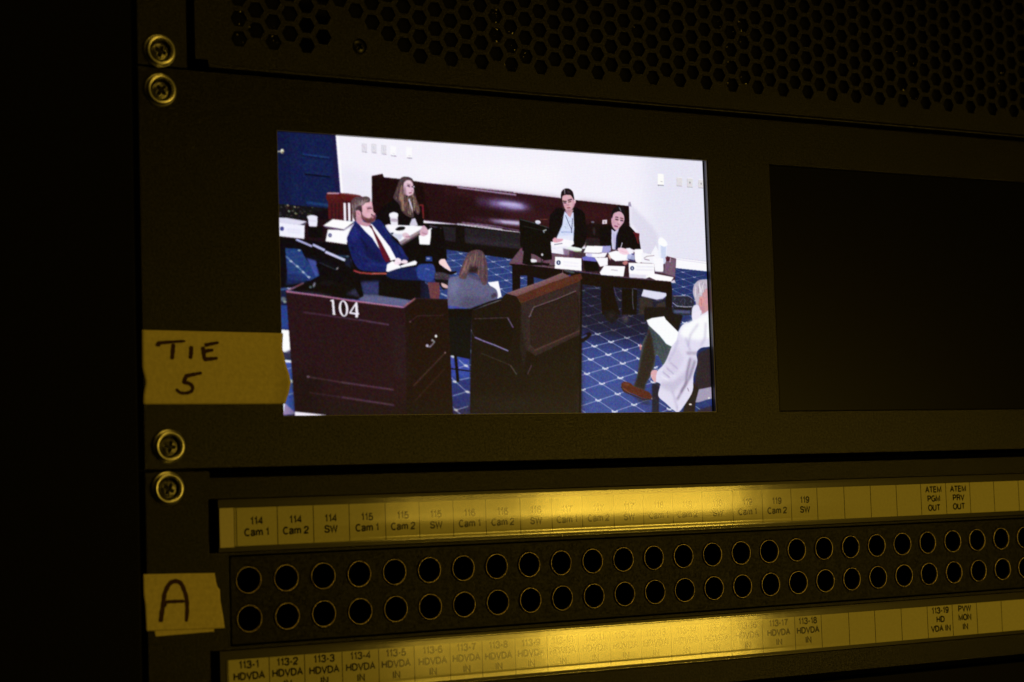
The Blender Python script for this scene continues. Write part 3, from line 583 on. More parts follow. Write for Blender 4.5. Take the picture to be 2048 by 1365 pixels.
    # monitor (back), stand, cable
    c.poly((14, 11, 12), [(-130, 500), (-90, 495), (240, 600), (270, 990), (180, 1000), (-120, 820)], 1, .4)
    c.frame(*F5)
    c.poly((14, 11, 12), [(1288, 60), (1300, 50), (1700, 180), (1735, 610), (1700, 600), (1450, 530), (1330, 490)], 1, .4)
    c.line((74, 78, 84), [(1300, 62), (1480, 110), (1690, 180)], 12, .9, .5); c.line((60, 62, 70), [(1350, 155), (1600, 215)], 9, .6, .5); c.line((220, 224, 230), [(1610, 225), (1655, 205)], 16, .9, .5); c.ell((180, 186, 190), 1625, 240, 12, 10, 0, .8, .4)
    c.ell((226, 228, 240), 1542, 100, 38, 26, 10, 1, .4); c.ell((180, 190, 210), 1545, 112, 24, 12, 0, .6, .5)
    c.poly((14, 10, 12), [(1350, 480), (1450, 500), (1450, 640), (1700, 665), (1700, 690), (1420, 690), (1330, 665)], 1, .4)
    c.curve((236, 232, 240), [(1448, 605), (1520, 615), (1520, 645), (1455, 650)], 1, .5)
    c.ell((210, 206, 214), 1600, 545, 16, 18, 0, 1, .4); c.line((20, 14, 20), [(1588, 560), (1588, 700)], 8, 1, .3); c.line((20, 14, 20), [(1640, 600), (1605, 640), (1610, 680), (1680, 700), (1775, 695)], 9, 1, .3)
    # waste bin
    c.frame(*F6)
    c.curve((44, 46, 66), [(1330, 1110), (1420, 1105), (1600, 1130), (1625, 1250), (1600, 1365), (1350, 1350), (1335, 1230)], 1, .6)
    for k in range(30):
        x = rr.uniform(1350, 1600); y = rr.uniform(1125, 1240); c.line(rr.choice([(130, 130, 150), (20, 16, 26), (90, 92, 120)]), [(x, y), (x+rr.uniform(-30, 30), y+rr.uniform(10, 50))], 7, .6, .6)
    c.line((206, 206, 226), [(1332, 1200), (1390, 1246), (1500, 1258), (1600, 1255)], 10, .9, .5); c.line((214, 214, 230), [(1345, 1110), (1540, 1105), (1600, 1140)], 7, .8, .5)
    c.poly((22, 18, 24), [(1350, 1262), (1590, 1272), (1585, 1300), (1352, 1290)], .9, .6); c.poly((96, 104, 150), [(1350, 1300), (1580, 1310), (1570, 1350), (1352, 1340)], .8, 1)
    # ---- bearded man, right edge
    c.poly((196, 150, 160), [(1640, 1080), (1700, 1000), (1830, 980), (1840, 1365), (1700, 1365), (1660, 1200)], 1, .6)
    c.poly((214, 160, 164), [(1745, 1050), (1840, 1020), (1840, 1340), (1760, 1310)], .7, 1.6)
    c.curve((196, 186, 200), [(1610, 1060), (1625, 960), (1690, 895), (1790, 880), (1840, 885), (1840, 1000), (1780, 1010), (1740, 1080), (1735, 1150), (1700, 1120), (1690, 1260), (1740, 1365), (1620, 1365), (1650, 1220), (1630, 1140)], 1, .6)
    c.strands([(226, 220, 230), (160, 146, 160), (186, 170, 184), (240, 236, 244)], [(1630, 980), (1700, 910), (1820, 895)], [(1640, 1140), (1720, 1110), (1820, 1000)], 60, 9, .5, 12)
    c.curve((222, 160, 158), [(1700, 1150), (1725, 1110), (1760, 1150), (1745, 1220), (1715, 1260), (1700, 1210)], 1, .5); c.line((160, 96, 100), [(1722, 1145), (1728, 1230)], 10, .6, .7)
    c.curve((232, 228, 246), [(1600, 1280), (1640, 1230), (1700, 1260), (1710, 1400), (1690, 1480), (1620, 1480), (1596, 1400)], 1, .8)
    # chair of the man, navy
    c.frame(*F9)
    c.poly((28, 48, 112), [(1500, 560), (1560, 470), (1640, 420), (1780, 395), (1800, 1290), (1400, 1290), (1440, 1100), (1520, 1000)], 1, .6)
    c.poly((48, 38, 48), [(1600, 500), (1780, 420), (1790, 940), (1600, 980), (1560, 900)], 1, 1.2)
    c.poly((40, 30, 28), [(1540, 880), (1620, 980), (1560, 1290), (1400, 1290), (1440, 1100)], .95, 1)
    c.poly((168, 160, 186), [(1610, 970), (1790, 935), (1790, 1090), (1700, 1110), (1630, 1140), (1565, 1140)], 1, .6)
    c.poly((40, 66, 140), [(1565, 1150), (1700, 1112), (1790, 1090), (1790, 1260), (1560, 1260)], 1, .7); c.poly((52, 40, 56), [(1600, 1230), (1790, 1180), (1790, 1290), (1580, 1290)], .9, 1.5)
    c.line((206, 210, 226), [(1568, 1190), (1625, 1230)], 6, .9, .4); c.ell((236, 232, 226), 1742, 1083, 14, 10, 0, 1, .4); c.ell((240, 236, 230), 1500, 1165, 20, 11, 0, 1, .4)
    # trousers, shoe
    c.poly((34, 30, 42), [(1000, 900), (1100, 880), (1090, 1290), (1000, 1290)], .9, 1.2)
    c.curve((74, 86, 92), [(960, 140), (1010, 170), (1130, 290), (1250, 400), (1260, 560), (1160, 680), (1120, 600), (1060, 520), (1040, 640), (1000, 760), (920, 900), (905, 980), (840, 960), (760, 930), (800, 840), (830, 640), (860, 460), (890, 330), (935, 250)], 1, .6)
    c.poly((46, 36, 30), [(960, 160), (1010, 330), (1040, 560), (990, 760), (920, 900), (900, 975), (770, 930), (820, 780), (860, 560), (900, 380), (945, 250)], .92, 2)
    for P in ([(1080, 300), (1150, 480)], [(1140, 330), (1200, 520)], [(1010, 220), (1060, 440)]): c.line((50, 56, 60), P, 12, .6, 1.4)
    c.poly((56, 72, 150), [(1050, 540), (1135, 660), (1100, 690), (1055, 620)], .9, .8)
    c.curve((98, 48, 36), [(600, 910), (640, 870), (720, 890), (770, 930), (900, 980), (965, 1010), (1000, 1080), (900, 1090), (760, 1030), (640, 990)], 1, .4)
    c.curve((90, 44, 34), [(760, 950), (900, 985), (965, 1010), (990, 1070), (880, 1060), (780, 1010)], .7, 1); c.line((150, 96, 74), [(630, 900), (700, 905)], 20, .5, 1.4)
    c.line((60, 34, 30), [(600, 935), (640, 1000), (760, 1050), (900, 1105), (990, 1095)], 16, .95, .6); c.line((190, 160, 160), [(612, 950), (720, 1020)], 6, .5, .5)
    c.poly((40, 32, 34), [(760, 1060), (960, 1120), (980, 1180), (860, 1150)], .5, 2.5)
    c.ell((214, 140, 130), 852, 420, 14, 44, 0, .8, .6)
    # white jacket
    JK = (226, 222, 242)
    c.curve(JK, [(1345, 215), (1400, 130), (1510, 90), (1600, 30), (1680, -20), (1790, -60), (1785, 250), (1770, 400), (1640, 430), (1580, 500), (1590, 620), (1540, 800), (1530, 990), (1440, 1150), (1350, 1262), (1280, 1240), (1180, 1150), (1085, 1060), (1100, 950), (1110, 900), (1045, 860), (1040, 780), (1090, 710), (1150, 650), (1200, 560), (1250, 430), (1290, 330)], 1, .4)
    c.poly((252, 254, 255), [(1400, 140), (1620, 20), (1790, -40), (1770, 300), (1600, 330), (1420, 300), (1360, 250)], .9, 3)
    c.poly((206, 255, 250), [(1735, 0), (1760, 0), (1765, 230), (1745, 230)], .6, .8)
    c.poly((176, 168, 196), [(1100, 880), (1280, 860), (1440, 740), (1500, 560), (1590, 560), (1540, 780), (1380, 900), (1280, 1010), (1130, 950)], .5, 4)
    c.poly((172, 160, 184), [(1440, 480), (1600, 480), (1580, 520), (1460, 520)], .8, 2); 
    for P in ([(1500, 560), (1460, 740), (1440, 900), (1330, 1100)], [(1560, 600), (1490, 820), (1380, 1000)]): c.line((134, 122, 150), P, 24, .8, 2)
    for P in ([(1120, 720), (1250, 800)], [(1160, 690), (1290, 790)], [(1200, 640), (1260, 700)], [(1120, 800), (1210, 850)]): c.line((250, 250, 255), P, 12, .7, 1.2); 
    for P in ([(1140, 740), (1230, 815)], [(1190, 690), (1280, 770)], [(1240, 620), (1330, 700)]): c.line((160, 150, 188), P, 14, .8, 1.2)
    for P in ([(1340, 330), (1290, 470), (1220, 600)], [(1440, 300), (1480, 420), (1500, 480)], [(1600, 120), (1500, 260), (1470, 400)], [(1260, 980), (1300, 1100), (1330, 1230)], [(1700, 100), (1690, 300), (1640, 400)]): c.line((176, 168, 200), P, 20, .6, 2.2)
    c.poly((200, 192, 218), [(1240, 480), (1330, 420), (1420, 560), (1330, 760), (1200, 800), (1120, 770)], .45, 4)
    c.line((96, 80, 90), [(1462, 950), (1480, 995)], 8, .7, .5); c.line((190, 180, 200), [(1325, 1260), (1330, 1180)], 7, .7, .5)
    c.curve((222, 172, 178), [(985, 790), (1000, 725), (1070, 720), (1055, 790), (1050, 880), (1010, 850)], 1, .5); c.line((206, 226, 236), [(970, 840), (1000, 780)], 9, .8, .5)
    c.curve((238, 232, 246), [(1520, 0), (1640, -60), (1620, 20), (1560, 65)], 1, .8)
    # paper in his hand
    c.poly((250, 252, 255), [(930, 72), (1000, 42), (1160, 20), (1180, 60), (1345, 225), (1320, 330), (1255, 412), (1190, 380), (1100, 270), (950, 130)], 1, .4)
    c.line((196, 220, 236), [(1120, 290), (1180, 370), (1250, 412)], 9, .6, .6); c.line((120, 110, 130), [(935, 82), (960, 140), (1100, 275)], 7, .6, .5)
    # ---- lectern centre: seated woman in grey first
    c.frame(*F5)
    c.poly((250, 249, 255), [(860, 925), (1000, 905), (1046, 1115), (990, 1145)], 1, .4)
    c.curve((106, 106, 140), [(330, 870), (400, 845), (470, 840), (620, 830), (760, 900), (870, 960), (960, 1010), (992, 1070), (985, 1140), (900, 1180), (720, 1230), (580, 1300), (316, 1290), (312, 1000)], 1, .5)
    c.poly((142, 146, 192), [(330, 880), (460, 860), (480, 960), (400, 1100), (325, 1080)], .5, 5); c.poly((70, 66, 92), [(560, 1100), (800, 1150), (960, 1110), (900, 1180), (700, 1235), (600, 1290), (420, 1280)], .5, 5)
    c.line((70, 70, 96), [(590, 850), (740, 900), (800, 960)], 9, .6, .7); c.poly((90, 86, 112), [(590, 800), (760, 850), (740, 900), (600, 850)], .9, .8)
    c.poly((60, 50, 70), [(900, 1100), (960, 1060), (985, 1110), (910, 1150)], .8, 1)
    c.curve((96, 74, 84), [(545, 600), (590, 520), (680, 480), (770, 490), (820, 560), (850, 680), (858, 800), (850, 930), (800, 960), (760, 900), (700, 800), (600, 800), (560, 870), (520, 880), (465, 850), (480, 760)], 1, .5)
    c.strands([(140, 106, 104), (120, 92, 98), (64, 44, 50), (156, 116, 106), (84, 66, 76)], [(590, 540), (690, 500), (800, 540)], [(480, 850), (640, 760), (850, 930)], 80, 13, .5, 21)
    c.poly((36, 24, 24), [(620, 700), (740, 720), (700, 800), (590, 790)], .85, 2.2)
    c.poly((76, 88, 186), [(312, 1240), (420, 1250), (590, 1275), (520, 1310), (316, 1300)], 1, .7)
    # desk in the centre (behind lectern)
    c.frame(*F8)
    c.poly((14, 15, 18), [(290, -80), (620, -80), (600, 200), (590, 560), (575, 580), (430, 545), (320, 530), (300, 300)], 1, .5)
    c.frame(*F5)
    c.poly((16, 10, 12), [(300, 1300), (600, 1300), (1060, 1290), (1060, 1400), (300, 1400)], 1, .4)
    c.poly((14, 10, 12), [(560, 1300), (880, 1180), (1080, 1130), (1080, 1160), (900, 1220), (620, 1310)], 1, .4); c.line((130, 128, 130), [(600, 1290), (900, 1175)], 6, .5, .5)
    c.curve((134, 130, 140), [(760, 1262), (1000, 1170), (1060, 1180), (1050, 1260), (980, 1296), (740, 1304)], 1, .8); c.poly((70, 66, 72), [(700, 1290), (900, 1200), (980, 1240), (900, 1300)], .7, 2)
    # floor glimpse between the two desks
    c.frame(*F8)
    c.poly((58, 82, 190), [(330, 530), (575, 575), (590, 1300), (365, 1300)], 1, .4)
    c.poly((42, 54, 120), [(345, 830), (590, 830), (590, 1300), (360, 1300)], .85, 3)
    c.poly((58, 44, 66), [(360, 1230), (590, 1180), (590, 1300), (360, 1300)], .6, 2)
    for P in ([(440, 585), (520, 660), (575, 690)], [(345, 820), (400, 870), (540, 1000), (590, 1020)], [(360, 1190), (400, 1240), (470, 1300)], [(440, 690), (520, 665)], [(360, 1055), (540, 1000)], [(440, 850), (575, 820)], [(400, 1240), (560, 1190)]): c.line((200, 205, 226), P, 10, .75, .6)
    for p in ((362, 545), (535, 662), (385, 870), (555, 1003), (400, 1238)): c.ell((226, 226, 222), p[0], p[1], 30, 15, 15, .9, .8)
    c.line((10, 8, 12), [(395, 520), (428, 860)], 38, 1, .3); c.line((10, 8, 12), [(330, 700), (600, 735)], 16, 1, .3)
    # lectern body
    WD = (36, 20, 16)
    c.frame(*PX)
    c.poly((30, 20, 16), [(944, 622), (1005, 600), (1042, 604), (1163, 560), (1162, 827), (940, 827)], 1, .3)
    c.frame(*F5)
    c.poly((34, 20, 16), [(1060, 1120), (1110, 1075), (1250, 1110), (1310, 1210), (1320, 1400), (1000, 1400), (1000, 1290), (1060, 1240)], 1, .4)
    c.poly((120, 84, 88), [(1110, 1072), (1290, 1010), (1640, 890), (1880, 790), (1980, 840), (1250, 1112)], 1, .4)
    c.poly((150, 118, 126), [(1160, 1060), (1500, 950), (1880, 800), (1900, 815), (1240, 1085)], .4, 2)
    c.poly((88, 48, 36), [(1250, 1112), (1700, 935), (1980, 840), (2130, 800), (2150, 870), (2110, 910), (1310, 1212)], 1, .4)
    c.poly((112, 60, 44), [(1500, 1040), (2050, 830), (2100, 860), (1560, 1080)], .5, 3)
    c.poly((54, 44, 44), [(1310, 1212), (2120, 910), (2140, 1365), (1330, 1365)], 1, .4)
    c.poly((36, 26, 22), [(1440, 1400), (1480, 1265), (2100, 1040), (2140, 1365)], 1, .6)
    c.line((128, 104, 110), [(1435, 1365), (1485, 1262), (1800, 1150), (2048, 1045), (2080, 1030)], 10, .85, .5)
    c.ell((60, 62, 68), 1970, 775, 75, 22, 14, 1, .5); c.line((130, 134, 140), [(1900, 752), (2040, 790)], 7, .8, .5); c.line((160, 150, 150), [(1878, 755), (1882, 800)], 7, .8, .4)
    c.frame(*PX)
    c.poly((58, 42, 42), [(1042, 607), (1163, 562), (1163, 668), (1072, 712), (1052, 700), (1043, 660)], .95, .6)
    c.poly((47, 32, 30), [(1061, 632), (1068, 616), (1150, 584), (1157, 592), (1158, 652), (1150, 664), (1070, 699), (1062, 690)], 1, .6)
    c.line((30, 21, 20), [(1061, 634), (1062, 690)], 1.6, .8, .5); c.line((30, 21, 20), [(1156, 592), (1158, 650)], 1.6, .8, .5)
    c.poly((30, 21, 18), [(944, 640), (1010, 625), (1030, 660), (1042, 700), (1052, 728), (1076, 712), (1163, 670), (1162, 827), (940, 827)], .9, 2)
    c.poly((24, 15, 12), [(946, 636), (1015, 632), (1030, 655), (1020, 700), (950, 678)], .8, 1.5)
    c.poly((46, 38, 36), [(1042, 610), (1052, 625), (1054, 700), (1048, 740), (1040, 700)], .6, 1.2)
    c.poly((42, 36, 34), [(942, 795), (1162, 790), (1162, 827), (942, 827)], .5, 8)
    c.poly((34, 26, 20), [(1060, 740), (1162, 700), (1162, 820), (1060, 820)], .5, 6)
    c.frame(*F8)
    c.frame(*F5)
    c.line((126, 104, 110), [(1437, 1365), (1485, 1262), (1800, 1150), (2060, 1040)], 12, .9, .5); c.line((20, 13, 12), [(1452, 1375), (1497, 1276), (1805, 1166), (2050, 1062)], 8, .6, .5)
    c.line((120, 66, 50), [(1300, 1208), (1700, 1055), (2100, 905)], 6, .5, .6); c.line((190, 160, 168), [(1130, 1072), (1500, 948), (1880, 795)], 6, .45, .5)
    c.frame(*F8)
    c.line((104, 84, 92), [(640, 52), (1075, 38)], 9, .8, .6); c.line((120, 104, 140), [(1075, 38), (1145, 165)], 16, .9, .6)
    c.line((90, 80, 100), [(595, 195), (640, 280)], 8, .6, .6); c.line((170, 160, 220), [(645, 292), (770, 345), (900, 392), (1080, 470)], 14, .95, .6)
    c.line((40, 34, 60), [(650, 310), (1070, 480)], 7, .6, .6)
    c.line((84, 74, 66), [(720, 495), (940, 585), (1110, 655)], 9, .7, .7); c.line((110, 98, 96), [(1110, 655), (1190, 775)], 12, .8, .7); c.line((94, 82, 84), [(1385, 655), (1335, 770)], 13, .8, .6)
    c.line((96, 68, 62), [(1425, 465), (1700, 345), (2030, 200)], 15, .85, .7); c.line((84, 68, 66), [(1370, 400), (1425, 465)], 7, .7, .5)
    c.line((64, 52, 46), [(1920, 800), (1950, 620)], 6, .5, .6); c.line((110, 100, 116), [(1350, 30), (1375, 0)], 18, .9, .5)
    c.poly((60, 50, 52), [(1960, 980), (2020, 900), (2020, 1250), (1980, 1250)], .3, 2)
    c.frame(*PX); c.line((18, 11, 12), [(1163, 560), (1160, 826)], 4, .9, .8)
    c.frame(*F9); c.curve((18, 12, 14), [(75, 300), (140, 240), (200, 230), (210, 270), (120, 350), (75, 355)], .95, .8); c.line((90, 110, 200), [(85, 300), (150, 265)], 20, .8, 1); c.poly(WD, [(-10, -300), (70, -300), (75, 1300), (-10, 1300)], .0)
    # ---- left desk "104"
    c.frame(*F12)
    c.poly((22, 34, 74), [(60, 100), (170, 110), (240, 1340), (60, 1340)], 1, .4)
    c.poly((40, 74, 166), [(100, 250), (185, 250), (190, 480), (100, 480)], 1, .6); c.poly((58, 92, 190), [(120, 800), (225, 800), (250, 1310), (120, 1200)], 1, .5)
    c.ell((150, 160, 160), 130, 190, 26, 24, 0, .6, .8); c.ell((190, 196, 180), 145, 215, 18, 12, 0, .7, .5)
    for P in ([(170, 870), (230, 850)], [(175, 930), (215, 1000)], [(180, 1120), (240, 1100)]): c.line((170, 190, 220), P, 9, .8, .6)
    c.ell((216, 222, 216), 208, 990, 20, 16, 0, .9, .5)
    c.poly((254, 254, 255), [(95, 486), (192, 490), (205, 620), (205, 680), (190, 720), (120, 700)], 1, .4); c.poly((60, 60, 90), [(130, 715), (205, 680), (205, 775), (135, 770)], .9, 1.2)
    c.line((238, 240, 250), [(140, 792), (214, 798)], 24, 1, .5)
    c.poly((158, 140, 186), [(145, 1200), (260, 1310), (110, 1320)], 1, .6); c.poly((236, 248, 255), [(110, 1198), (145, 1204), (135, 1290), (122, 1320)], 1, .4)
    DK = (43, 19, 27)
    c.poly(DK, [(155, 112), (1305, 275), (1410, 180), (1730, 190), (1745, 440), (1785, 1340), (245, 1340)], 1, .4)
    c.poly((34, 17, 15), [(1320, 280), (1410, 185), (1730, 192), (1745, 440), (1785, 1340), (1330, 1340)], 1, .6)
    c.poly((24, 16, 14), [(230, 900), (500, 900), (500, 1340), (245, 1340)], .6, 10); c.poly((46, 30, 38), [(1200, 440), (1330, 440), (1340, 1000), (1210, 900)], .5, 5)
    c.poly((28, 22, 18), [(500, 1180), (1790, 1180), (1790, 1340), (500, 1340)], .5, 8)
    c.poly((16, 11, 12), [(200, 105), (330, 30), (700, 20), (900, 160), (860, 195), (600, 170)], 1, .5)
    c.poly((58, 58, 90), [(270, 100), (480, 130), (650, 160), (430, 150)], .7, 1.5)
    c.poly((60, 66, 120), [(880, 20), (1070, 20), (1060, 150), (920, 140)], .9, 2); c.poly((108, 108, 146), [(900, 140), (1060, 150), (1400, 200), (1300, 262), (860, 205)], .95, 1.5)
    c.poly((66, 74, 106), [(740, 140), (840, 80), (880, 170)], .7, 2); c.poly((12, 8, 10), [(800, 20), (880, 20), (912, 160), (880, 175)], 1, .4)
    c.poly((14, 10, 12), [(1060, 20), (1420, 20), (1420, 175), (1380, 200), (1060, 150)], 1, .6)
    c.line((154, 96, 112), [(330, 30), (160, 112)], 13, .95, .7); c.line((190, 128, 156), [(160, 115), (500, 158), (800, 205), (1300, 268)], 15, .95, .7); c.line((170, 100, 112), [(1300, 268), (1415, 182)], 14, .9, .7)
    c.line((52, 34, 42), [(1415, 182), (1735, 196)], 7, .9, .5)
    c.ell((170, 176, 184), 430, 50, 10, 28, 20, .8, .8); c.ell((120, 136, 160), 395, 72, 14, 12, 0, .8, .6); c.curve((26, 20, 26), [(470, 40), (560, 5), (620, 30), (560, 60)], .8, 1)
    for P, w, col in (([(325, 316), (860, 392)], 13, (78, 52, 76)), ([(865, 390), (1155, 438)], 15, (92, 66, 92)), ([(365, 945), (700, 1000)], 10, (84, 58, 72)), ([(700, 1000), (1200, 1072)], 16, (92, 62, 82)), ([(385, 1100), (700, 1145)], 10, (62, 42, 54)), ([(700, 1145), (1205, 1222)], 17, (86, 58, 78))): c.line(col, P, w, .95, .8)
    c.line((72, 50, 50), [(1365, 410), (1440, 350), (1690, 348)], 8, .85, .7); c.ell((130, 100, 104), 1366, 410, 9, 7, 0, .8, .6)
    c.line((84, 58, 56), [(1398, 1035), (1708, 712)], 11, .85, .8); c.ell((150, 120, 116), 1708, 710, 8, 9, 0, .8, .5); c.line((72, 48, 40), [(1408, 1185), (1700, 872)], 9, .7, .8); c.ell((140, 110, 130), 372, 945, 14, 12, 0, .7, .8)
    c.line((160, 158, 176), [(1528, 645), (1560, 655), (1605, 605), (1582, 588)], 12, .9, .8); c.ell((236, 238, 240), 1618, 550, 12, 14, 0, 1, .5); c.ell((206, 196, 220), 1532, 642, 14, 14, 0, .9, .6); c.ell((150, 150, 160), 1583, 590, 12, 12, 0, .9, .5)
    c.poly((246, 240, 252), [(243, 1286), (548, 1318), (543, 1350), (243, 1350)], 1, .4)
    # numerals 104, serif
    WH = (240, 236, 246)
    c.poly(WH, [(596, 196), (622, 190), (634, 330), (648, 340), (610, 342), (610, 334), (612, 326), (603, 212), (586, 208), (586, 200)], 1, .35)
    c.ell(WH, 717, 280, 46, 80, -6, 1, .35); c.ell((36, 18, 26), 717, 280, 23, 68, -6, 1, .35)
    c.poly(WH, [(838, 218), (852, 220), (860, 322), (868, 324), (868, 340), (858, 340), (858, 362), (852, 370), (832, 368), (832, 340), (772, 330), (770, 320)], 1, .35); c.poly((36, 18, 26), [(830, 258), (834, 322), (792, 316)], 1, .3)
    # back to screen lines: shade top edge
    a = c.a
    a = a.reshape(NY, SS, NX, SS, 3).mean((1, 3))
    t = np.clip(a/255, 0, 1); lum = t.mean(-1, keepdims=True)
    blu = np.clip((t[..., 2:3]-t[..., 0:1])*2.2, 0, 1)*(lum < .75)
    t = t*(1-.16*blu*(1-lum)); t = lum+(t-lum)*(1-.14*blu)
    t = t-.22*t*(1-t)*(1-t)
    a = blur(t.astype(np.float32)*255, .55)
    rs = np.random.RandomState(3)
    n = rs.normal(0, 1, (NY, NX, 3)).astype(np.float32); n = blur(n, .8)
    lum = a.mean(-1, keepdims=True)/255; a = a+n*(6.0+16.0*lum*(1-lum)*2.2)*np.clip(1.6-1.1*lum, .5, 1.3)
    X = np.arange(NX); Y = np.arange(NY)
    a *= (1+.018*np.sin(X*2.1))[None, :, None]*(1+.014*np.sin(Y*2.1))[:, None, None]
    return np.clip(a, 0, 255)/255.0
# ================================================================ the rack and its units
PL, PR = -49.5, 433.1
rack = thing('equipment_rack', 'dark black steel rack frame standing along the left edge, behind every screwed-on panel', 'rack', PL, 700, 20)
obj('side_panel', rel(boxbm(-330, -420, -51.6, 700, -1.5, 420), rack), M_RACK, rack, bevel=.9, seg=3)
obj('side_panel', rel(boxbm(435.2, -420, 700, 700, -1.5, 420), rack), M_RACK, rack, bevel=.9, seg=3)
for x0, x1 in ((-51.3, -31), (414, 435)):
    obj('mounting_rail', rel(boxbm(x0, -400, x1, 680, 3.4, 6.4), rack), M_RACK, rack)
obj('back_panel', rel(boxbm(-51, -400, 435, 680, 400, 404), rack), M_VOID, rack)

# ---- ventilated unit on top
vent = thing('ventilated_unit', 'rack unit with a honeycomb perforated black front, above the lit monitor panel', 'rack unit', 190, -19, 0)
obj('mounting_ear', rel(boxbm(PL, -152, -32.0, -18.9, 0, 3), vent), M_GRILL, vent, bevel=.35)
obj('mounting_ear', rel(boxbm(416, -152, PR, -18.9, 0, 3), vent), M_GRILL, vent, bevel=.35)
holes = []
def hexa(x, y, r=3.05): return [(x+r*math.cos(math.radians(60*k)), y+r*math.sin(math.radians(60*k))) for k in range(6)]
for c in range(0, 6):
    x = -13.3+6.28*c; off = 0 if c % 2 == 0 else 3.5
    for k in range(16): holes.append(hexa(x, -30.5-off-7.0*k))
lim = {0: -47, 1: -44, 2: -40.5, 3: -37, 4: -33.8}
for c in range(0, 61):
    x = 24.6+6.277*c; off = 3.5 if c % 2 == 0 else 0
    y0 = lim.get(c, 0)
    for k in range(16):
        y = -30.5-off-7.0*k-(.0022*(x-60) if x > 60 else 0)
        if y < y0+.8: holes.append(hexa(x, y))
scx, scy = 32.0, -31.9
face = [(-29.2, -152), (413, -152), (413, -20.0), (-24.6, -20.0), (-24.6, -22.4), (-29.2, -22.4)]
obj('perforated_front', rel(plate(face, holes+[circ(scx, scy, 2.75, 28)], 0, 1.1), vent), M_GRILL, vent, bevel=.28)
# folded bottom lip of the front
bm = bmesh.new()
prof = [(0.10, -21.2), (-.35, -20.7), (-.5, -20.2), (-.35, -19.75), (.2, -19.5), (3, -19.4), (3, -20.0)]
for (d0, y0), (d1, y1) in zip(prof, prof[1:]):
    bm.faces.new([bm.verts.new(V(-24.4, y0, d0)), bm.verts.new(V(412.8, y0, d0)), bm.verts.new(V(412.8, y1, d1)), bm.verts.new(V(-24.4, y1, d1))])
bmesh.ops.remove_doubles(bm, verts=bm.verts, dist=1e-6)
obj('front_lip', rel(bm, vent), M_GRILL, vent, smooth=True)
def phillips(cx, cy, r, dtop, dome, ang, cross, depth, nr=22, nt=96):
    bm = bmesh.new(); rings = []
    ca, sa = math.cos(ang), math.sin(ang)
    for i in range(nr+1):
        rr = r*i/nr; ring = []
        for k in range(nt):
            t = 2*math.pi*k/nt; x, y = rr*math.cos(t), rr*math.sin(t)
            u, v = abs(x*ca+y*sa), abs(-x*sa+y*ca)
            def slot(a, b):
                return max(0, min(1, (cross-a)/(cross*.35)))*max(0, min(1, (cross*.30-b)/(cross*.12)))
            s = max(slot(u, v), slot(v, u))
            d = dtop+dome*(rr/r)**2.6*1.0+depth*s
            if i == nr: d = dtop+dome+.5
            ring.append(bm.verts.new(V(cx+x, cy+y, d)))
            if i == 0: break
        rings.append(ring)
    for k in range(nt): bm.faces.new((rings[0][0], rings[1][(k+1) % nt], rings[1][k]))
    for a, b in zip(rings[1:], rings[2:]):
        for k in range(nt): bm.faces.new((a[k], a[(k+1) % nt], b[(k+1) % nt], b[k]))
    bmesh.ops.recalc_face_normals(bm, faces=bm.faces)
    return bm
M_DSCREW = mat('black_screw', (.012, .012, .011), .35, .6)
obj('screw', rel(phillips(scx, scy, 2.5, -.1, .6, .5, 1.3, 1.1), vent), M_DSCREW, vent, smooth=True)
# inside: dark board with bits of bright metal that glint through the holes
obj('inner_board', rel(boxbm(-28, -150, 410, -22, 11, 13), vent), M_BOARD, vent)
bm = bmesh.new(); rr = random.Random(8)
for cx, n, y0, y1 in ((-12, 12, -42, -28), (0, 6, -36, -28), (13, 5, -36, -28), (89, 26, -60, -28), (95, 26, -60, -28), (101, 10, -50, -28), (192, 14, -60, -28), (199, 14, -58, -28), (258, 5, -40, -28), (283, 10, -66, -28), (290, 6, -60, -28), (340, 6, -60, -30), (150, 3, -50, -30)):
    for k in range(n):
        x = cx+2.2+rr.uniform(-2.6, 2.6); y = rr.uniform(y0, y1)-.9; s = rr.uniform(.16, .42)
        a = rr.uniform(0, 3); q = []
        bmesh.ops.create_icosphere(bm, subdivisions=1, radius=s*MM, matrix=Matrix.Translation(V(x, y, 4.5+rr.uniform(-1, 1))) @ Matrix.Rotation(a, 4, 'Y') @ Matrix.Diagonal((1, 1, rr.uniform(.6, 2.4), 1)))
o = obj('solder_joints', rel(bm, vent), M_SOLDER, vent, smooth=True); o['kind'] = 'stuff'
o = obj('chassis', rel(boxbm(-31, -152, 415, -20.4, 14, 300), vent), M_VOID, vent)

# ---- monitor unit
mon = thing('monitor_unit', 'black rack panel holding a lit video screen and a dark screen side by side', 'monitor', 190, 114.7, 0)
S2X0, S2X1 = 211.1, 391.1
obj('front_panel', rel(plate(rect(PL, -18.2, PR, 114.6), [rect(-.25, -.25, 180.3, 97.6), rect(S2X0-.25, -.25, S2X1+.25, 97.6)], 0, 3), mon), M_COAT, mon, bevel=.3)
obj('bezel', rel(plate(rect(-.22, -.22, 180.27, 97.57), [rect(0, 0, 180.05, 97.36)], .25, 3.4), mon), M_BEZEL, mon)
obj('bezel', rel(plate(rect(S2X0-.22, -.22, S2X1+.22, 97.57), [rect(S2X0, 0, S2X1, 97.36)], .25, 3.4), mon), M_RACK, mon)
obj('chassis', rel(boxbm(-31, -17.5, 415, 113.8, 4, 200), mon), M_VOID, mon)
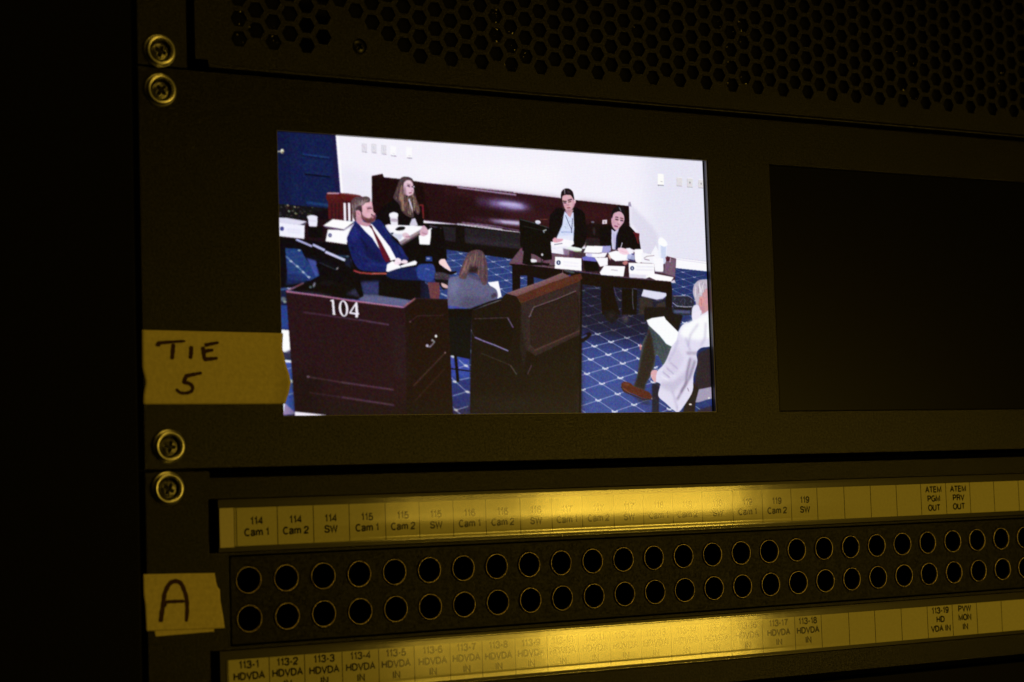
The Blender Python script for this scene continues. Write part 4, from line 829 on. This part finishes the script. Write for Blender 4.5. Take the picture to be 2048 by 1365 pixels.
# lit screen: one vertex per picture dot
NX, NY = 900, 487
img = draw_picture(NX, NY, 2)
lin = np.where(img <= .04045, img/12.92, ((img+.055)/1.055)**2.4)
xs = (np.arange(NX)+.5)/NX*SCR_W; ys = (np.arange(NY)+.5)/NY*SCR_H
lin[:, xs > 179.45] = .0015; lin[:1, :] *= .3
gx, gy = np.meshgrid(xs, ys)
gx[:, 0] = -.5; gx[:, -1] = 180.6; gy[0, :] = -.5; gy[-1, :] = 97.9
co = np.stack([gx*MM, np.full_like(gx, SCR_D*MM), -gy*MM], -1).reshape(-1, 3)-np.array(mon.location)
ii = np.arange(NX*NY).reshape(NY, NX)
quads = np.stack([ii[:-1, :-1], ii[1:, :-1], ii[1:, 1:], ii[:-1, 1:]], -1).reshape(-1, 4)
me = bpy.data.meshes.new('screen')
me.vertices.add(NX*NY); me.vertices.foreach_set('co', co.astype(np.float32).ravel())
me.loops.add(quads.size); me.loops.foreach_set('vertex_index', quads.ravel().astype(np.int32))
me.polygons.add(len(quads)); me.polygons.foreach_set('loop_start', (np.arange(len(quads))*4).astype(np.int32))
me.update(calc_edges=True)
ca = me.color_attributes.new('picture', 'FLOAT_COLOR', 'POINT')
rgba = np.ones((NX*NY, 4), np.float32); rgba[:, :3] = lin.reshape(-1, 3); ca.data.foreach_set('color', rgba.ravel())
m = bpy.data.materials.new('lit_screen'); m.use_nodes = True; nt = m.node_tree; b = nt.nodes['Principled BSDF']
at = nt.nodes.new('ShaderNodeAttribute'); at.attribute_name = 'picture'
b.inputs['Base Color'].default_value = (.001, .001, .001, 1); b.inputs['Roughness'].default_value = .36; b.inputs['Specular IOR Level'].default_value = .10
nt.links.new(at.outputs['Color'], b.inputs['Emission Color']); b.inputs['Emission Strength'].default_value = 1.0
me.materials.append(m)
so = bpy.data.objects.new('screen', me); COL.objects.link(so); so.parent = mon
so['label'] = 'lit screen showing a hearing room with seated people, desks and a blue carpet'
M_DARKS = mat('dark_glass', (.0008, .0008, .0008), .34, spec=.10, var=.2, vscale=300)
o = obj('screen', rel(boxbm(S2X0-.5, -.5, S2X1+.5, 97.9, 2.0, 2.6), mon), M_DARKS, mon); o['label'] = 'switched-off dark screen'

# ---- patch bay
pb = thing('patch_bay', 'two-row patch bay with round jacks between two yellow-lit label strips', 'patch bay', 190, 204, 0)
out = [(PL, 115.3), (-27.0, 115.3), (-27.0, 117.6), (411, 117.6), (411, 115.3), (PR, 115.3), (PR, 203.2), (411, 203.2), (411, 200.6), (-27, 200.6), (-27, 203.2), (PL, 203.2)]
obj('front_panel', rel(plate(out, [rect(-27.6, 124.9, 405, 142.3), rrect(-20.8, 143.5, 401, 173.2, .6), rect(-28.0, 174.6, 405, 191.9)], 0, 3), pb), M_COAT2, pb, bevel=.3)
obj('chassis', rel(boxbm(-31, 116, 415, 203, 6, 200), pb), M_VOID, pb)
JX0, JP, JY = -14.03, 13.546, (151.82, 164.54)
jx = [JX0+JP*i for i in range(30)]
obj('jack_field', rel(plate(rrect(-20.2, 144.0, 400.5, 172.7, .5), [circ(x, y, 4.78, 40) for y in JY for x in jx], .5, 3), pb), M_JACKP, pb, bevel=.15)
jr = random.Random(2); proto = None
def make_jack():
    bm = bmesh.new()
    lathe(bm, 0, 0, [(4.46, 5), (4.46, .1), (4.42, -.06), (4.34, -.12), (4.26, -.06), (4.21, .1), (4.2, .7)], 48, 0)
    bmesh.ops.recalc_face_normals(bm, faces=bm.faces)
    j = obj('jack', bm, M_RING, pb, smooth=True)
    bm = bmesh.new(); lathe(bm, 0, 0, [(4.19, .7), (4.1, 5.8), (4.0, 5.9)], 32, 0, cap=True)
    obj('socket', bm, M_VOID, j)
    return j
for y in JY:
    for x in jx:
        if proto is None: proto = make_jack(); j = proto; kids = list(j.children)
        else:
            j = proto.copy(); COL.objects.link(j); j.parent = pb
            for kc in kids:
                k2 = kc.copy(); COL.objects.link(k2); k2.parent = j
        j.location = V(x, y, 0)-pb.location+Vector((0, jr.uniform(-.12, .12)*MM, 0)); j.rotation_euler = (jr.uniform(-.03, .03), jr.uniform(0, 6.28), jr.uniform(-.03, .03))

# printed label strips
ELL = lambda x0, x1, y0, y1, a0, a1, n=12: [((x0+x1)/2+(x1-x0)/2*math.cos(math.radians(a0+(a1-a0)*i/n)), (y0+y1)/2+(y1-y0)/2*math.sin(math.radians(a0+(a1-a0)*i/n))) for i in range(n+1)]
SIX = [(.54, .82), (.44, .97), (.28, 1), (.1, .85), (.03, .5), (.06, .15), (.28, 0), (.5, .08), (.57, .32), (.46, .56), (.28, .62), (.1, .52), (.04, .36)]
FONT = {
 '0': (.6, [ELL(.03, .57, 0, 1, 0, 360, 18)]), '1': (.42, [[(.06, .78), (.2, .84), (.28, 1), (.28, 0)]]),
 '2': (.6, [[(.04, .7), (.08, .92), (.3, 1), (.53, .92), (.56, .68), (.4, .45), (.12, .22), (.03, .02), (.58, .02)]]),
 '3': (.6, [[(.04, .76), (.12, .94), (.3, 1), (.52, .92), (.54, .7), (.42, .55), (.25, .53)], [(.3, .53), (.52, .45), (.57, .25), (.48, .05), (.28, 0), (.08, .06), (.02, .24)]]),
 '4': (.62, [[(.45, 0), (.45, .97), (.03, .3), (.6, .27)]]), '5': (.6, [[(.52, .97), (.14, .97), (.07, .5), (.3, .62), (.52, .52), (.57, .3), (.48, .06), (.28, 0), (.08, .06), (.02, .22)]]),
 '6': (.6, [SIX]), '9': (.6, [[(.6-x, 1-y) for x, y in SIX]]), '7': (.6, [[(.03, .97), (.57, .97), (.34, .6), (.22, 0)]]),
 '8': (.6, [ELL(.08, .52, .54, 1, 0, 360, 14), ELL(.03, .57, 0, .54, 0, 360, 14)]), '-': (.38, [[(.05, .4), (.33, .4)]]),
 'C': (.74, [ELL(.03, .74, 0, 1, 48, 312, 16)]), 'G': (.8, [ELL(.03, .74, 0, 1, 48, 345, 16), [(.45, .46), (.74, .46), (.74, .02)]]), 'O': (.8, [ELL(.03, .77, 0, 1, 0, 360, 20)]),
 'a': (.6, [[(.06, .55), (.12, .7), (.3, .74), (.48, .68), (.5, .5), (.5, .08), (.58, .0)], [(.5, .42), (.2, .38), (.04, .2), (.1, .02), (.3, .0), (.5, .18)]]),
 'm': (.92, [[(.06, 0), (.06, .73)], [(.06, .5), (.14, .68), (.3, .73), (.42, .66), (.45, .5), (.45, 0)], [(.45, .5), (.55, .68), (.7, .73), (.81, .66), (.85, .5), (.85, 0)]]),
 'S': (.7, [[(.62, .74), (.56, .93), (.34, 1), (.12, .94), (.06, .76), (.14, .58), (.36, .51), (.58, .43), (.65, .25), (.56, .06), (.33, 0), (.1, .07), (.03, .27)]]),
 'W': (1.0, [[(.02, 1), (.25, .02), (.5, .96), (.75, .02), (.98, 1)]]), 'M': (.88, [[(.06, 0), (.06, 1), (.43, .08), (.8, 1), (.8, 0)]]),
 'H': (.76, [[(.06, 0), (.06, 1)], [(.68, 0), (.68, 1)], [(.06, .52), (.68, .52)]]), 'D': (.76, [[(.06, 0), (.06, .98), (.35, .98), (.58, .88), (.7, .65), (.7, .35), (.58, .11), (.35, .02), (.06, .02)]]),
 'V': (.72, [[(.02, 1), (.36, .02), (.7, 1)]]), 'A': (.74, [[(.02, 0), (.37, .98), (.72, 0)], [(.16, .36), (.58, .36)]]), 'I': (.22, [[(.11, 0), (.11, 1)]]),
 'N': (.76, [[(.06, 0), (.06, 1), (.68, 0), (.68, 1)]]), 'T': (.66, [[(.02, .98), (.64, .98)], [(.33, .98), (.33, 0)]]), 'E': (.68, [[(.62, .02), (.07, .02), (.07, .98), (.6, .98)], [(.07, .53), (.56, .53)]]),
 'P': (.7, [[(.07, 0), (.07, .98), (.42, .98), (.6, .9), (.64, .72), (.58, .54), (.42, .46), (.07, .46)]]), 'R': (.74, [[(.07, 0), (.07, .98), (.44, .98), (.62, .9), (.66, .74), (.6, .58), (.44, .51), (.07, .51)], [(.42, .5), (.58, .42), (.66, 0)]]),
 'U': (.76, [[(.06, 1), (.06, .3), (.14, .06), (.37, 0), (.6, .06), (.68, .3), (.68, 1)]]), ' ': (.22, []),
}
def put_text(bm, s, cx, cy, width, cap, D, mi):
    gap = .13; tot = sum(FONT[ch][0]+gap for ch in s)-gap
    k = width/tot; x = cx-width/2; hw = .255/2*cap
    for n_, ch in enumerate(s):
        w_, strokes = FONT[ch]
        for q, st in enumerate(strokes):
            P = [np.array((x+a*k, cy+cap/2-b_*cap)) for a, b_ in st]; m_ = len(P); closed = np.linalg.norm(P[0]-P[-1]) < 1e-6
            L = []; R = []
            for i in range(m_):
                p0 = P[i-1] if i else (P[-2] if closed else P[0]); p1 = P[(i+1)] if i < m_-1 else (P[1] if closed else P[-1])
                a = P[i]-p0; b_ = p1-P[i]; a = a/(np.linalg.norm(a) or 1); b_ = b_/(np.linalg.norm(b_) or 1)
                t = a+b_; t = t/(np.linalg.norm(t) or 1); nn = np.array((-t[1], t[0]))
                c_ = max(.5, abs(float(nn @ np.array((-b_[1], b_[0])))) if (i and i < m_-1) else 1)
                L.append(bm.verts.new(V(*(P[i]+nn*hw/c_), D-.002*q))); R.append(bm.verts.new(V(*(P[i]-nn*hw/c_), D-.002*q)))
            for i in range(m_-1): bm.faces.new((L[i], L[i+1], R[i+1], R[i])).material_index = mi
        x += (w_+gap)*k
def width_of(s):
    return (sum(FONT[ch][0]+.13 for ch in s)-.13)*2.56
def strip(div, texts, ytop, ybot, lead, lines3, name_label):
    bm = bmesh.new()
    box(bm, lead, ytop, 400, ybot, 0, .25, 0)
    for x in div: box(bm, x-.13, ytop, x+.13, ybot, -.03, .02, 1)
    tr = random.Random(len(texts[0][0]))
    for i, t in enumerate(texts):
        if not t: continue
        cx = (div[i]+div[i+1])/2+tr.uniform(-.25, .25)
        ys_ = lines3 if len(t) == 3 else (132.35, 136.1)
        for y, s in zip(ys_, t): put_text(bm, s, cx, y+tr.uniform(-.08, .08), min(width_of(s), 11.6), 2.2, -.03, 1)
    bmesh.ops.recalc_face_normals(bm, faces=[f for f in bm.faces if f.material_index == 0])
    return bm
d1 = [-18.0, -3.3, 9.9, 23.3, 37.1, 50.3, 63.8, 77.0, 91.2, 104.5, 117.6, 131.4, 144.6, 158.0, 171.6, 186.0, 200.2, 214.4, 227.4, 241.1, 254.8, 268.4, 281.5, 295.1, 308.4, 321.9, 336.0, 349.5, 363, 376.6, 390]
t1 = []
for n in range(114, 120): t1 += [(str(n), 'Cam 1'), (str(n), 'Cam 2'), (str(n), 'SW')]
t1 += [None]*4+[('ATEM', 'PGM', 'OUT'), ('ATEM', 'PRV', 'OUT')]+[None]*6
d2 = [-22.0, -7.4, 5.4, 19.3, 33.1, 46.8, 60.9, 73.8, 87.3, 100.7, 114.1, 127.8, 141.5, 155.0, 168.8, 182.9, 197.8, 213.6, 226.8, 240.7, 254.1, 268.0, 281.9, 295.5, 309.0, 322.8, 336.5, 350, 363.6, 377, 390]
t2 = [('113-%d' % n, 'HDVDA', 'IN') for n in range(1, 19)]+[None]*4+[('113-19', 'HD', 'VDA IN'), ('PVW', 'MON', 'IN')]+[None]*6
# the dividers of strip two are stored where they were measured
obj('label_strip', rel(strip(d1, t1, 127.9, 140.5, -18.6, (130.3, 133.9, 137.6), ''), pb), [M_PAPER, M_PRINT], pb)['label'] = 'upper paper strip printed 114 Cam 1 to 119 SW'
obj('label_strip', rel(strip(d2, t2, 177.7, 190.4, -22.3, (179.5, 183.2, 186.9), ''), pb), [M_PAPER, M_PRINT], pb)['label'] = 'lower paper strip printed 113-1 to 113-19'
obj('strip_end', rel(boxbm(-23.9, 127.8, -18.9, 140.8, -.05, .3), pb), M_TOPAPER, pb)
def holder(y0, y1, x0, x1, tilt, sag):
    bm = bmesh.new()                             # black backing channel
    box(bm, x1, y0, x1+3.3, y1, -1.2, 2, 0)
    box(bm, x0, y0, x1, y1, .35, 2, 0)
    bmesh.ops.recalc_face_normals(bm, faces=bm.faces)
    ch = obj('label_channel', rel(bm, pb), M_CHAN, pb)
    bm = bmesh.new(); H = y1-y0; P = []
    P += [(y0+.05, .3), (y0+.05, -.7), (y0+.18, -1.1), (y0+.5, -1.28)]
    for k in range(1, 22):
        t = k/22; P.append((y0+.5+(H-2.9)*t, -1.28+tilt*max(0, (t-.5)/.5)**1.25-sag*max(0, (.3-t)/.3)**2*-1))
    e = -1.28+tilt
    P += [(y1-2.5, e+.03), (y1-2.3, e-.0), (y1-1.5, e-.01), (y1-.8, e-.01), (y1-.55, e+.1), (y1-.42, e+.3), (y1-.3, e+.1), (y1-.15, e+.15), (y1-.06, e+.5), (y1-.06, .3)]
    n = 60; rows = []
    for i in range(n+1):
        x = x0+(x1-x0)*i/n; rows.append([bm.verts.new(V(x, y, d)) for y, d in P])
    for a, b_ in zip(rows, rows[1:]):
        for k in range(len(P)-1): bm.faces.new((a[k], a[k+1], b_[k+1], b_[k]))
    bmesh.ops.recalc_face_normals(bm, faces=bm.faces)
    obj('label_cover', rel(bm, pb), M_CLEAR, ch, smooth=True).location = (0, 0, 0)
holder(124.95, 142.25, -24.2, 401, .55, .0)
holder(174.65, 191.85, -24.6, 401, .0, .12)

# ---- next unit below
low = thing('blank_panel', 'plain black blanking panel at the bottom edge under the patch bay', 'panel', 190, 248, 0)
obj('front_panel', rel(boxbm(PL, 204.2, PR, 292, 5.5, 8.5), low), M_RACK, low, bevel=.3)

# ================================================================ screws
def rack_screw(x, y, ang, label, seed):
    t = thing('rack_screw', label, 'screw', x, y, 0, group='rack screws down the left edge')
    bm = bmesh.new()
    tor = [(4.36+.66*math.cos(math.radians(q)), -1.15-.78*math.sin(math.radians(q))) for q in range(-10, 191, 20)]
    lathe(bm, x, y, [(5.55, 0), (5.58, -.3), (5.42, -.5), (5.15, -.55), (5.05, -.7)]+tor+[(3.66, -.5), (3.62, .2)], 64)
    bmesh.ops.recalc_face_normals(bm, faces=bm.faces)
    obj('cup_washer', rel(bm, t), M_METAL, t, smooth=True)
    h = obj('screw_head', rel(phillips(x+.15, y+.1, 3.1, -.75, .6, ang, 2.0, 1.3), t), M_HEAD, t, smooth=True)
    return t
rack_screw(-41.75, -23.8, .35, 'topmost of the four brass-coloured cross-head screws, in the honeycomb unit ear', 1)
rack_screw(-41.75, -10.7, .75, 'second cross-head screw from the top, at the monitor panel upper left corner', 2)
rack_screw(-41.1, 107.1, .15, 'third cross-head screw from the top, under the TIE 5 tape on the monitor panel', 3)
rack_screw(-41.7, 120.8, .5, 'lowest of the four cross-head screws, above the A tape on the patch bay', 4)

# ================================================================ masking tape labels
def ribbon(bm, pts, w0, D, w1=None, mi=0):
    n = len(pts); L = []; R = []
    # smooth the path
    P = [np.array(p, float) for p in pts]; Q = []
    for i in range(n-1):
        a = P[max(0, i-1)]; b_ = P[i]; c_ = P[i+1]; d_ = P[min(n-1, i+2)]
        for t in (0, .25, .5, .75): Q.append(.5*((2*b_)+(-a+c_)*t+(2*a-5*b_+4*c_-d_)*t*t+(-a+3*b_-3*c_+d_)*t**3))
    Q.append(P[-1]); m_ = len(Q)
    for i, q_ in enumerate(Q):
        t = Q[min(m_-1, i+1)]-Q[max(0, i-1)]; t = t/(np.linalg.norm(t) or 1); nn = np.array([-t[1], t[0]])
        w_ = (w0+((w1 if w1 is not None else w0)-w0)*i/(m_-1))/2*(1+.10*math.sin(i*1.9)); e = 0
        if i == 0: q_ = q_-t*w_*.4; w_ *= .7
        if i == m_-1: q_ = q_+t*w_*.4; w_ *= .6
        L.append(bm.verts.new(V(*(q_+nn*w_), D))); R.append(bm.verts.new(V(*(q_-nn*w_), D)))
    for i in range(m_-1): bm.faces.new((L[i], L[i+1], R[i+1], R[i])).material_index = mi
def tape(left, right, Dfun, nx=48, ny=36, th=.14):
    def ev(edge, t):
        ys_ = [p[1] for p in edge]
        y = ys_[0]+(ys_[-1]-ys_[0])*t
        for a, b_ in zip(edge, edge[1:]):
            if a[1] <= y <= b_[1]+1e-9: return a[0]+(b_[0]-a[0])*((y-a[1])/((b_[1]-a[1]) or 1)), y
        return edge[-1]
    bm = bmesh.new(); F = []
    for j in range(ny+1):
        t = j/ny; l = ev(left, t); r = ev(right, t); row = []
        for i in range(nx+1):
            s = i/nx; x = l[0]+(r[0]-l[0])*s; y = l[1]+(r[1]-l[1])*s
            row.append(bm.verts.new(V(x, y, Dfun(x, y, s, t))))
        F.append(row)
    for a, b_ in zip(F, F[1:]):
        for i in range(nx): bm.faces.new((a[i], b_[i], b_[i+1], a[i+1]))
    r = bmesh.ops.extrude_face_region(bm, geom=bm.faces[:])
    bmesh.ops.translate(bm, verts=[g for g in r['geom'] if isinstance(g, bmesh.types.BMVert)], vec=Vector((0, th*MM, 0)))
    bmesh.ops.recalc_face_normals(bm, faces=bm.faces)
    return bm
def px(frame, pts): return [plane_pt(frame[0]+x/frame[2], frame[1]+y/frame[2]) for x, y in pts]
G1 = (250, 640, 5.851)
L1 = px(G1, [(197, 120), (200, 560), (222, 650), (243, 740), (228, 800), (214, 880), (212, 990)])
R1 = px(G1, [(1845, 158), (1836, 330), (1868, 500), (1905, 640), (1920, 740), (1900, 850), (1862, 985)])
t1_ = thing('tape_label', 'long strip of yellow masking tape handwritten TIE 5, overlapping the lit screen', 'tape label', *[(-25), 93], 0, group='masking tape labels')
def D1f(x, y, s, t):
    u = max(0, (x+4.5)/6.0); return -.2-1.15*u*u*(.25+t)+.03*math.sin(x*1.3+y*.7)+.02*math.sin(y*2.1)
obj('tape', rel(tape(L1, R1, D1f), t1_), M_TAPE, t1_, smooth=True)
bm = bmesh.new(); D = -.31
ribbon(bm, px(G1, [(378, 300), (395, 275), (520, 262), (700, 250)]), 1.6, D, .8); ribbon(bm, px(G1, [(385, 272), (390, 305)]), 1.3, D-.01)
ribbon(bm, px(G1, [(562, 290), (556, 370), (548, 455)]), 1.4, D-.02); ribbon(bm, px(G1, [(772, 318), (770, 390), (762, 448)]), 1.45, D)
ribbon(bm, px(G1, [(908, 325), (918, 390), (925, 455)]), 1.4, D); ribbon(bm, px(G1, [(935, 298), (1010, 282), (1088, 268)]), 1.4, D-.01, .9)
ribbon(bm, px(G1, [(930, 372), (970, 362), (1025, 355)]), 1.45, D-.02, 1.0); ribbon(bm, px(G1, [(925, 462), (1000, 458), (1075, 450)]), 1.5, D-.03, 1.0)
ribbon(bm, px(G1, [(890, 622), (800, 640), (725, 655)]), 1.0, D, 1.4)
ribbon(bm, px(G1, [(722, 650), (700, 690), (690, 730), (745, 745), (785, 780), (780, 830), (730, 855), (650, 855), (595, 815)]), 1.45, D-.01, 1.0)
obj('handwriting', rel(bm, t1_), M_INK, t1_)
G2 = (260, 1100, 6.827)
t2_ = thing('tape_label', 'short torn piece of yellow masking tape handwritten with a single letter A', 'tape label', -37, 167, 0, group='masking tape labels')
L2 = px(G2, [(178, 335), (182, 600), (205, 760), (212, 900), (222, 1110)])
R2 = px(G2, [(1148, 318), (1170, 440), (1190, 510), (1222, 545), (1228, 700), (1262, 880), (1288, 1070)])
def D2f(x, y, s, t): return -.34+.03*math.sin(x*1.7+y)+.02*math.sin(y*2.7)
obj('tape', rel(tape(L2, R2, D2f), t2_), M_TAPE, t2_, smooth=True)
L3 = px(G2, [(345, 1040), (340, 1130), (352, 1182)]); R3 = px(G2, [(1150, 1040), (1145, 1070), (1145, 1115)])
obj('tape', rel(tape(L3, R3, lambda x, y, s, t: -.17, 20, 8), t2_), M_TAPE, t2_)['label'] = 'lower layer of tape peeking out below'
bm = bmesh.new(); D = -.40
ribbon(bm, px(G2, [(415, 975), (430, 860), (450, 720), (470, 590), (530, 470), (600, 430), (680, 450), (730, 540), (765, 660), (775, 800), (765, 970)]), 1.6, D, 1.4)
ribbon(bm, px(G2, [(490, 712), (600, 706), (730, 702)]), 1.15, D-.02); ribbon(bm, px(G2, [(450, 740), (478, 760)]), 1.6, D-.03)
obj('handwriting', rel(bm, t2_), M_INK, t2_)
